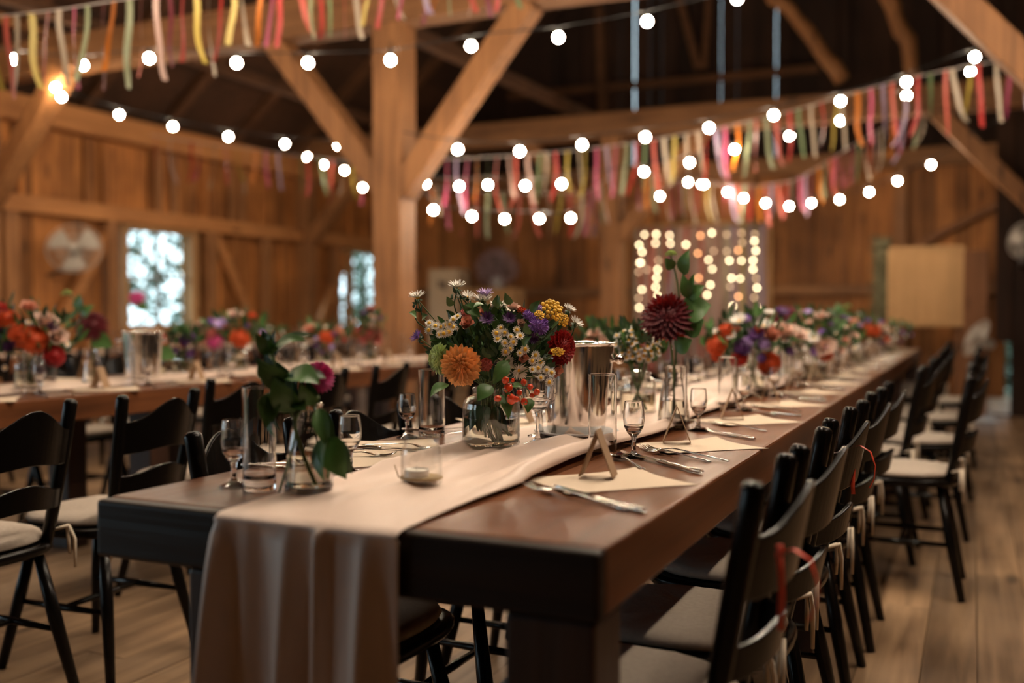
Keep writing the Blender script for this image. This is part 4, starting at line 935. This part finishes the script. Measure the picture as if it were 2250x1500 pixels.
# ---- single magenta dahlia in the bottle
V = Vector((-1.045, 1.413, TZ+.004)); D1 = 1.70
sg = thing('single_dahlia', 'magenta ball dahlia with drooping leaves in the bottle vase', 'flower', tuple(V+Vector((0,0,.15))))
hp = at(703, 827, 1.73); bloom(sg, 'ball', 'magenta', hp, 38*1.73/FPX, (toC-hp).normalized()*.5 + Vector((.6,0,.35)))
stem(sg, [hp, at(683,868,1.73), at(648,925,D1), at(662,985,D1), at(693,1065,D1)], .0035)
stem(sg, [at(596,770,D1), at(612,830,D1), at(640,905,D1), at(648,960,D1), at(612,1085,D1)], .0022)
stem(sg, [at(700,870,D1), at(690,895,D1), at(712,940,D1), at(722,1000,D1), at(720,1050,1.68)], .0028)
for a, b, up, w_ in (((640,850),(562,790),(0,-1,.1),1.5),((600,860),(585,940),(.5,-1,0),1.5),((600,880),(598,960),(-.6,-1,0),1.2),((648,905),(598,830),(.3,-1,.2),1.6),((655,900),(640,815),(-.5,-1,0),1.5),((628,822),(702,838),(0,-.6,1),1.9),
                     ((598,770),(668,742),(0,-.7,1),1.3),((602,775),(560,735),(0,-1,.5),1.4),((600,790),(588,735),(-.4,-1,.2),1.4),((722,960),(758,1052),(.3,-1,0),1.7),((722,950),(706,1056),(-.5,-1,0),1.6),((690,890),(660,845),(.2,-1,.3),1.5),((700,895),(722,985),(.5,-1,.1),1.0),((648,880),(672,900),(0,-1,.8),1.8),((600,830),(566,800),(0,-1,.3),1.9)):
    leafat(sg, at(*a, D1), at(*b, D1-.03), up, 'leaf', w_*.8); leafat(sg, at(a[0]+6, a[1]+4, D1+.02), at(b[0]+14, b[1]-12, D1+.01), up, 'dleaf', w_)
bloom(sg, 'shaggy', 'lime', at(591,765,D1), .010, (0,0,1))

# ---- the tall burgundy dahlia behind the bucket
V2 = Vector((*onz(1480, 935, TZ).xy, TZ+.003)); D2 = 2.78
bottle(tuple(V2), 'bottle vase holding the tall burgundy dahlia', 1.05)
tb = thing('single_dahlia', 'tall burgundy dahlia with a budding stem rising behind the ice bucket', 'flower', tuple(V2+Vector((0,0,.15))))
hp = at(1466, 692, D2); bloom(tb, 'shaggy', 'burgundy', hp, 50*D2/FPX, (toC-hp).normalized()*.9 + Vector((-.15,0,.55)), 0, (1,1,.8)); bloom(tb, 'shaggy', 'crimson', hp + Vector((0,.012,-.012)), 44*D2/FPX, (toC-hp).normalized() + Vector((0,0,-.3)), 1.0, (1,1,.7))
stem(tb, [hp, at(1472,740,D2), at(1478,800,D2), at(1482,930,D2)], .003)
stem(tb, [at(1474,562,D2), at(1484,600,D2), at(1492,650,D2), at(1490,720,D2+.03), at(1484,800,D2), at(1476,925,D2)], .0026)
bloom(tb, 'shaggy', 'lime', at(1474,556,D2), .014, (-.1,0,1), 0, (1,1,1.3))
for a, b, up, w_ in (((1504,605),(1512,548),(-.4,-1,.1),1.3),((1512,655),(1500,602),(.3,-1,0),1.0),((1512,655),(1547,626),(0,-1,.3),1.6),((1512,652),(1525,600),(0,-1,0),.7),((1500,690),(1562,668),(0,-1,.4),2.2),((1505,735),(1545,700),(0,-1,.3),2.0),((1480,590),(1462,568),(0,-1,.3),1.6),((1484,770),(1520,745),(0,-1,.3),2.0)):
    leafat(tb, at(*a, D2), at(*b, D2-.02), up, 'leaf', w_)
stem(tb, [at(1512,655,D2), at(1503,700,D2), at(1495,735,D2)], .002)

# ---- background bouquets, built alike from a list of blooms
def bouquet(px, py, D, wpx, hpx, flowers, label, zoff=0, n_leaf=190, jarlabel=None, jr=.055):
    c = at(px, py, D); base = Vector((c.x, c.y, TZ+.004)); rr = random.Random(int(px*7+py))
    jar(tuple(base), jr, .135, jr*.66, .07, jarlabel or ('glass jar holding the ' + label.split(' in ')[0].replace('bouquet of ', '')), n=20)
    t = thing('flower_bouquet', label, 'bouquet', tuple(base+Vector((0,0,.13)))); W, Hh = wpx*D/FPX/2, hpx*D/FPX/2
    for k, (kind, key, fx, fy, s) in enumerate(flowers):
        p = c + RT*(fx*W) + Vector((0,0,fy*Hh)) - FW*(W*.55*math.sqrt(max(0, 1-.8*(fx*fx+fy*fy))))
        face = (toC-p).normalized()*.7 + RT*(fx*.8) + Vector((0,0,.5+fy*.8)); bloom(t, kind, key, p, s, face, rr.uniform(0,6))
    mb = MB(); o = t.location
    for i in range(n_leaf):
        th, ph = math.acos(1-2*rr.random()), rr.uniform(0, 2*PI); q = rr.random()**.4
        p = c + RT*(W*q*math.sin(th)*math.cos(ph)) + Vector((0,0,Hh*q*math.cos(th))) + FW*(W*.7*q*math.sin(th)*math.sin(ph))
        if p.z < TZ+.15: p.z = TZ+.15+rr.random()*.04
        petal(mb, p-o, (p-base).normalized()+Vector((rr.uniform(-.8,.8), rr.uniform(-.8,.8), rr.uniform(-.4,.8))), Vector((rr.uniform(-1,1), -1, 1)), rr.uniform(.03,.07), rr.uniform(.006,.014), .2, .2, i % 3 == 0, 3)
    f = build(mb, 'foliage', [M['leafd'], M['leaf']], t); f['kind'] = 'stuff'
    for i in range(5): a = i*1.3; stem(t, [c + Vector((W*.4*math.cos(a), W*.4*math.sin(a), -Hh*.3)), base + Vector((.02*math.cos(a), .02*math.sin(a), .13)), base + Vector((-.02*math.cos(a), -.02*math.sin(a), .02))], .003)
def mix(seed, n, kinds):
    rr = random.Random(seed); out = []
    for i in range(n):
        a = i*2.39996+seed; q = math.sqrt((i+.5)/n)*.95; k = kinds[rr.randrange(len(kinds))]; out.append((k[0], k[1], q*math.cos(a), q*math.sin(a), k[2]*rr.uniform(.8,1.15)))
    return out
K1 = [('aster','white',.024),('aster','white',.020),('camomile','',.014),('carnation','purple',.022),('dahlia','hot',.026),('aster','lilac',.02),('lisianthus','blush',.028),('lisianthus','pink',.026),('aster','lilac',.022),('carnation','red',.024),('aster','plum',.022),('camomile','',.013)]
bouquet(1402, 765, 2.98, 110, 90, [('camomile','',math.sqrt((i+.5)/46)*math.cos(i*2.4), .25+.85*math.sqrt((i+.5)/46)*math.sin(i*2.4), .0125) for i in range(46)] + [('carnation','hot',.1,.2,.012)], 'bouquet of cream button daisies in a jar behind the ice bucket', n_leaf=200)
bouquet(1322, 752, 3.7, 120, 60, [('lisianthus','blush',-.3,.6,.036),('lisianthus','blush',.4,.1,.04),('lisianthus','pink',-.5,-.2,.036),('lisianthus','blush',.0,-.1,.04)], 'bouquet of pale pink lisianthus in a jar behind the bucket rim', n_leaf=70)
bouquet(1652, 748, 3.85, 225, 135, [('dahlia','hot',-.78,-.1,.05),('dahlia','hot',-.62,.35,.035),('dahlia','hot',.25,-.75,.05),('dahlia','red',-.35,-.55,.035),('aster','white',-.35,.6,.04),('aster','white',-.5,.15,.03),('lisianthus','pink',.25,.2,.05),('aster','white',.1,.45,.035),('carnation','lilac',-.2,-.05,.03),('carnation','lilac',.1,-.1,.03),('lisianthus','blush',.55,.3,.05),('aster','plum',.5,.85,.04),('lisianthus','blush',.8,.2,.05),('aster','white',.85,-.2,.03),('aster','plum',-.05,.15,.04),('carnation','plum',-.3,-.2,.04)] + mix(3, 18, K1), 'bouquet of orange, pink and lilac flowers in the middle of the centre row')
bouquet(1792, 738, 4.7, 190, 110, [('lisianthus','blush',-.6,-.05,.07),('lisianthus','blush',.05,-.4,.065),('lisianthus','blush',.0,.75,.045),('dahlia','hot',.1,-.7,.04),('aster','white',-.2,-.1,.04)] + mix(8, 22, K1), 'bouquet of blush and white flowers on the centre row beyond the orange one')
bouquet(1882, 728, 6.1, 140, 80, [('dahlia','hot',.3,.15,.06),('lisianthus','pink',-.35,.3,.07),('lisianthus','blush',-.5,-.2,.06),('lisianthus','blush',.6,.1,.06)] + mix(12, 16, K1), 'bouquet of peach and orange flowers near the last centre table')
bouquet(1958, 730, 7.8, 90, 50, mix(14, 18, K1), 'small mixed bouquet at the far end of the centre row', n_leaf=60)
bouquet(62, 748, 4.05, 225, 180, [('dahlia','red',-.45,.75,.055),('dahlia','hot',-.2,.55,.055),('lisianthus','pink',-.8,.5,.055),('dahlia','hot',.35,.05,.07),('dahlia','hot',.1,.2,.05),('lisianthus','pink',.2,.8,.045),('lisianthus','blush',.55,.45,.06),('lisianthus','blush',.75,.1,.055),('aster','white',-.95,.3,.045),('lisianthus','pink',.3,-.2,.03),('dahlia','crimson',.7,-.35,.05),('aster','white',-.6,-.2,.025),('aster','plum',.1,-.1,.04)] + mix(4, 16, [('aster','plum',.03),('carnation','plum',.03),('camomile','',.014),('aster','white',.02)]), 'bouquet of red and salmon flowers on the post-side table, door end', n_leaf=300)
bouquet(522, 735, 5.4, 150, 110, [('dahlia','hot',.22,-.1,.06),('lisianthus','blush',.05,.75,.055),('carnation','magenta',-.5,-.25,.055),('aster','lilac',-.35,.35,.05),('carnation','rose',-.6,.0,.045),('dahlia','red',-1.6,-.3,.04)] + mix(6, 12, K1), 'bouquet of orange and magenta flowers on the post-side table', n_leaf=160)
bouquet(400, 752, 5.1, 80, 60, [('aster','plum',.3,.1,.04)] + mix(31, 6, [('aster','plum',.03),('lisianthus','blush',.03)]), 'small leafy green bouquet on the post-side table', n_leaf=150)
bouquet(712, 742, 6.2, 120, 70, [('dahlia','hot',.2,.1,.05),('lisianthus','pink',-.4,.5,.06),('lisianthus','pink',.6,.3,.05)] + mix(16, 14, K1), 'bouquet of pink and coral flowers towards the centre post', n_leaf=120)
bouquet(812, 716, 6.4, 70, 80, mix(19, 12, [('lisianthus','rose',.04),('aster','plum',.03),('lisianthus','blush',.035)]), 'dusky rose bouquet beside the centre post', n_leaf=120)
bouquet(595, 745, 8.4, 90, 50, mix(23, 14, K1), 'small bouquet on the window-wall table beyond the orange one', n_leaf=90)
bouquet(455, 735, 8.2, 90, 60, mix(25, 12, [('lisianthus','blush',.06),('lisianthus','pink',.05)]), 'pale pink bouquet on the window-wall table', n_leaf=90)
bouquet(1748, 715, 6.0, 60, 60, mix(27, 8, [('lisianthus','blush',.05),('dahlia','hot',.05)]), 'little peach bouquet beside the dark single dahlia', n_leaf=60)
def single(px, py, D, s, key, bud, label, vl):
    hp = at(px, py, D); base = Vector((hp.x, hp.y, TZ+.004)); bottle(tuple(base), vl, 1.0, 16)
    t = thing('single_dahlia', label, 'flower', tuple(base+Vector((0,0,.15)))); bloom(t, 'shaggy', key, hp, s, (toC-hp).normalized()*.8 + Vector((0,0,.6)))
    stem(t, [hp, hp.lerp(base, .5), base+Vector((0,0,.02))], .003)
    if bud:
        b = at(*bud, D); stem(t, [b, b.lerp(hp, .5)+RT*.02, hp-Vector((0,0,.04)), base+Vector((0,0,.05))], .003); bloom(t, 'shaggy', 'lime', b, .022, (-.2,0,1)); m_ = b.lerp(hp, .6)
        leafat(t, m_, m_+Vector((-.02,0,.08)), (0,-1,0), 'leaf', 1.6); leafat(t, m_-Vector((0,0,.03)), m_+RT*.05+Vector((0,0,.03)), (0,-1,.3), 'leaf', 1.6)
    leafat(t, hp-Vector((0,0,.05)), hp-Vector((0,0,.10))+RT*.09, (0,-1,.4), 'leaf', 1.6)
single(1727, 697, 4.5, .058, 'burgundy', None, 'dark burgundy dahlia in a bottle further along the centre row', 'bottle vase further along the centre row')
single(1835, 705, 6.5, .05, 'burgundy', (1862, 672), 'small burgundy dahlia near the last centre table', 'bottle vase near the last centre table')
single(202, 712, 4.4, .062, 'burgundy', (146, 643), 'burgundy dahlia with a tall bud on the post-side table', 'bottle vase of the post-side table, door end')
single(302, 652, 7.6, .05, 'magenta', None, 'magenta dahlia standing in front of the first window', 'bottle vase in front of the first window')
single(347, 744, 5.0, .04, 'red', None, 'small red dahlia between bucket and green bouquet', 'bottle vase between bucket and green bouquet')

# ================================================================ BACK OF THE HALL
Yb = 13.75
bd = thing('fairy_light_curtain', 'pastel ribbon curtain with warm fairy lights before the back wall', 'light curtain', tuple(ony(1538, 600, Yb)))
o = bd.location.copy(); xl_, xr_ = ony(1385, 500, Yb).x, ony(1680, 500, Yb).x; zt = ony(1538, 492, Yb).z
mb = MB(); mb.tube([(xl_-.1-o.x, 0, zt-o.z), (xr_+.1-o.x, 0, zt-o.z)], .02, 8); build(mb, 'hanging_rail', M['crate'], bd)
for x in (xl_-.08, xr_+.08): mb = MB(); mb.tube([(x-o.x, .03, -o.z), (x-o.x, .03, zt-o.z+.02)], .018, 8); build(mb, 'upright', M['crate'], bd)
rr = random.Random(77)
for i in range(34):
    x = xl_ + (xr_-xl_)*(i+.5)/34; wd = rr.uniform(.018,.036); rows = []
    for j in range(13): z = zt - (zt-.25)*j/12; rows.append([(x-wd+.008*math.sin(j*1.3+i)-o.x, .02*math.sin(j*.9+i*2)+.22, z-o.z), (x+wd+.008*math.sin(j*1.3+i)-o.x, .02*math.cos(j*.8+i)+.22, z-o.z)])
    mb = MB(); mb.grid(rows); build(mb, 'curtain_ribbon', M['rib_'+rr.choice(('cream','blush','yellow','coral','blush','cream','lilac','cream','blush'))], bd)
FL = [(268,548,1),(372,545,2),(365,625,1),(492,555,1),(498,628,1),(220,640,2),(247,703,2),(235,798,2),(225,798,2),(215,880,0),(385,860,2),(375,935,2),(367,1015,2),(385,1092,2),(245,1037,2),(215,1115,0),(222,1200,2),
      (766,556,3),(868,533,2),(743,715,3),(638,637,2),(838,772,1),(872,855,1),(885,695,0),(855,995,2),(826,1085,2),(1000,548,0),(1132,535,0),(1250,545,0),(1247,605,2),(1260,692,2),(1235,778,2),(1235,857,2),(1262,940,0),(1270,1022,2),(1245,1108,0),(1268,1195,1),
      (1024,780,2),(1132,780,1),(1103,688,3),(1000,698,0),(1044,935,2),(1120,940,1),(1030,1012,0),(1105,1100,3),(1055,1185,2),(1140,620,0),(750,935,3),(390,780,0),(290,860,0)]
for k, nm in ((0,'fairyd'),(1,'fairy'),(2,'fairy'),(3,'fairyo')):
    mb = MB(); mb.ball((0,0,0), (.0135,.015,.017,.017)[k], 10, 8); me = mb.mesh('fairy_light', M[nm])
    for cx, cy, kk in FL:
        if kk == k: link('fairy_light', me, bd, loc=ony(1350+cx/4.055, 380+cy/4.055, Yb-.10)-o)
for c in range(9):
    x = xl_ + .05 + (xr_-xl_-.1)*c/8; mb = MB(); mb.tube([(x-o.x, -.03, zt-o.z), (x+.01-o.x, -.035, (zt+.4)/2-o.z), (x-o.x, -.03, .45-o.z)], .0015, 4); build(mb, 'light_wire', M['cord'], bd)

def fan(loc, aim, rz, hub_z, label, base=True, R=.2, br=(-.36, 0)):
    t = thing('pedestal_fan', label, 'fan', loc, 0)
    q = Vector(aim).normalized().to_track_quat('Z','Y'); mw = Matrix.LocRotScale(Vector((0,0,hub_z)), q, Vector((1,1,1)))
    mb = MB()
    for s in (-1, 1):
        for k in range(36):
            a = 2*PI*k/36; mb.tube([(.035*math.cos(a), .035*math.sin(a), s*.055), (R*.6*math.cos(a), R*.6*math.sin(a), s*.05), (R*.98*math.cos(a), R*.98*math.sin(a), s*.006)], .002, 4)
    for s, q_ in ((0,R),(.05,R*.6),(-.05,R*.6)):
        mb.tube([(q_*math.cos(a), q_*math.sin(a), s) for a in [2*PI*k/36 for k in range(37)]], .005 if s == 0 else .002, 5)
    mb.lathe([(0,.052),(.04,.052),(.04,.06),(0,.062)], 20); build(mb, 'fan_cage', M['fan'], t, mw=mw)
    mb = MB()
    for k in range(3):
        a0 = 2*PI*k/3; rows = []
        for i in range(7):
            rr_ = .03+(R-.055)*i/6; rows.append([(rr_*math.cos(a0+da), rr_*math.sin(a0+da), .02*(da-.5)) for da in [j*.22 for j in range(6)]])
        mb.grid(rows)
    mb.lathe([(0,-.03),(.03,-.03),(.03,.03),(0,.035)], 16); b_ = build(mb, 'fan_blades', M['fan'], t, mw=mw)
    mb = MB(); mb.lathe([(0,-.19),(.04,-.185),(.058,-.14),(.058,-.075),(0,-.07)], 20); build(mb, 'motor', M['fan'], t, mw=mw)
    if base:
        mb = MB(); mb.tube([(0,0,.02),(0,0,.6)], .018, 12); mb.tube([(0,0,.6),(0,0,hub_z-.04)], .012, 12); build(mb, 'pole', M['fan'], t)
        mb = MB(); mb.lathe([(0,0),(.2,0),(.205,.012),(.15,.028),(.04,.045),(0,.05)], 32); build(mb, 'base', M['fan'], t)
    else:
        mb = MB(); mb.box((-.03,-.03,hub_z-.22),(.03,.03,hub_z-.03)); mb.tube([(0,0,hub_z-.2),(br[0],br[1],hub_z-.26)], .02, 8); build(mb, 'wall_bracket', M['fandark'], t)
    return t
q = onz(2143, 925, 0); hz = at(2132, 742, (q-toC).dot(FW)).z
fan((q.x, q.y, 0), (-.8,-.35,.45), 0, hz, 'white pedestal fan standing at the edge of the open floor')
q = onx(163, 545, XW+.42); fan((q.x, q.y, 0), (.65,-.75,.35), 0, q.z, 'white fan mounted on the window wall before the first window', False, .26)
q = ony(2246, 528, 11.3); fan((q.x, q.y, 0), (-.7,-.7,.1), 0, q.z, 'white fan mounted on the dark partition beside the open floor', False, .18, (0, .26))

# screen board, ivy column, panel, cabinet, crates
def slabbox(name, a, b, m, label, cat, bv=.004):
    a, b = Vector(a), Vector(b); c = Vector(((a.x+b.x)/2, (a.y+b.y)/2, min(a.z, b.z))); mb = MB()
    mb.box([min(a[i], b[i])-c[i] for i in range(3)], [max(a[i], b[i])-c[i] for i in range(3)]); o = build(mb, name, m, loc=c); bevel(o, bv); return tag(o, label, cat)
Y0 = 12.6; a, b = ony(1955, 548, Y0), ony(2115, 712, Y0)
t = thing('board_screen', 'pale plank notice board standing before the back wall', 'board', ((a.x+b.x)/2, Y0, 0)); ox = (a.x+b.x)/2
mb = MB(); n = 5
for i in range(n): x0 = a.x+(b.x-a.x)*i/n; mb.box((x0-ox+.001, -.01, b.z), (x0-ox+(b.x-a.x)/n-.001, .012, a.z))
build(mb, 'board_face', M['board'], t)
mb = MB()
for z in (a.z, b.z): mb.box((a.x-ox-.01, -.025, z-.025), (b.x-ox+.01, -.008, z+.025))
for x in (a.x, b.x): mb.box((x-ox-.02, -.022, b.z), (x-ox+.02, -.009, a.z))
build(mb, 'board_frame', M['board'], t)
for x in (a.x+.05, b.x-.05): mb = MB(); mb.bar((x-ox, .03, 0), (x-ox, .03, b.z+.3), .04, .03); build(mb, 'leg', M['panel'], t)
a, b = ony(2118, 552, 11.75), ony(2166, 920, 11.75); slabbox('narrow_cabinet', (a.x, 11.62, 0), (b.x, 11.88, a.z), M['panel'], 'tall narrow brown wooden cabinet beside the plank notice board', 'cabinet')
mb = MB(); r = random.Random(3); a, b = ony(1912, 518, 12.9), ony(1962, 800, 12.9); mx = (a.x+b.x)/2
mb.box((-.09, -.05, 0), (.09, .05, a.z-.05))
for i in range(1300):
    p = Vector((r.uniform(a.x, b.x)-mx, r.uniform(-.12,.10), r.uniform(.05, a.z))); petal(mb, p, Vector((r.uniform(-1,1), -1, r.uniform(-1,.6))), Vector((0,-.3,1)), r.uniform(.03,.06), r.uniform(.012,.02), .2, .1, 0, 2)
tag(build(mb, 'ivy_column', M['moss'], loc=(mx, 12.9, 0)), 'green ivy covered column left of the plank notice board', 'greenery')
Y1 = 12.9; a, b = ony(942, 592, Y1), ony(1006, 720, Y1)
t = thing('sign_cabinet', 'cream upright cabinet with a dark printed label by the back wall', 'cabinet', ((a.x+b.x)/2, Y1, 0)); h = (b.x-a.x)/2
mb = MB(); mb.box((-h, 0, 0), (h, .35, a.z)); bevel(build(mb, 'cabinet_body', M['white'], t), .01)
mb = MB(); mb.box((-h+.04, -.012, .1), (h-.04, -.001, a.z-.05)); bevel(build(mb, 'door', M['white'], t), .004)
for k, (dx, w_) in enumerate(((-.05,.028),(.0,.018),(.05,.03))): mb = MB(); mb.box((dx-w_, -.018, a.z-.27-.02*k), (dx+w_*.7, -.0125, a.z-.16-.01*k)); build(mb, 'dark_label', M['dark'], t)
a, b = ony(1012, 632, 12.7), ony(1128, 800, 12.7); t = thing('wooden_crate', 'stacked pale crate counter below the lilac flower bush', 'crate', ((a.x+b.x)/2, 12.7, 0)); h = (b.x-a.x)/2
for k in range(4): z0 = a.z*k/4; mb = MB(); mb.box((-h, 0, z0+.01), (h, .4, z0+a.z/4-.01)); bevel(build(mb, 'crate_board', M['crate'], t), .006)
c = ony(1092, 592, 12.85); t = thing('gypsophila_bush', 'large dusky lilac dried flower bush on the pale crate counter', 'flowers', (c.x, c.y, a.z+.002))
mb = MB(); mb.lathe([(0,0),(.08,0),(.10,.1),(.08,.16),(.075,.16),(.09,.1),(.07,.01),(0,.01)], 20); build(mb, 'pot', M['plate'], t)
mb = MB(); r = random.Random(12)
for i in range(650):
    v = Vector((r.gauss(0,1), r.gauss(0,1), r.gauss(0,1))).normalized()*r.random()**.4; p = Vector((v.x*.33, v.y*.25, c.z-a.z+.02+v.z*.27))
    mb.ball(p, r.uniform(.010,.02), 5, 3, 0)
    if i % 3 == 0: mb.tube([(0,0,.12), p*.5+Vector((0,0,.08)), p], .002, 3, 1)
f = build(mb, 'blossom', [M.setdefault('dusky', mat('dusky_blossom', (.30,.20,.22), .8)), M['leafd']], t); f['kind'] = 'stuff'
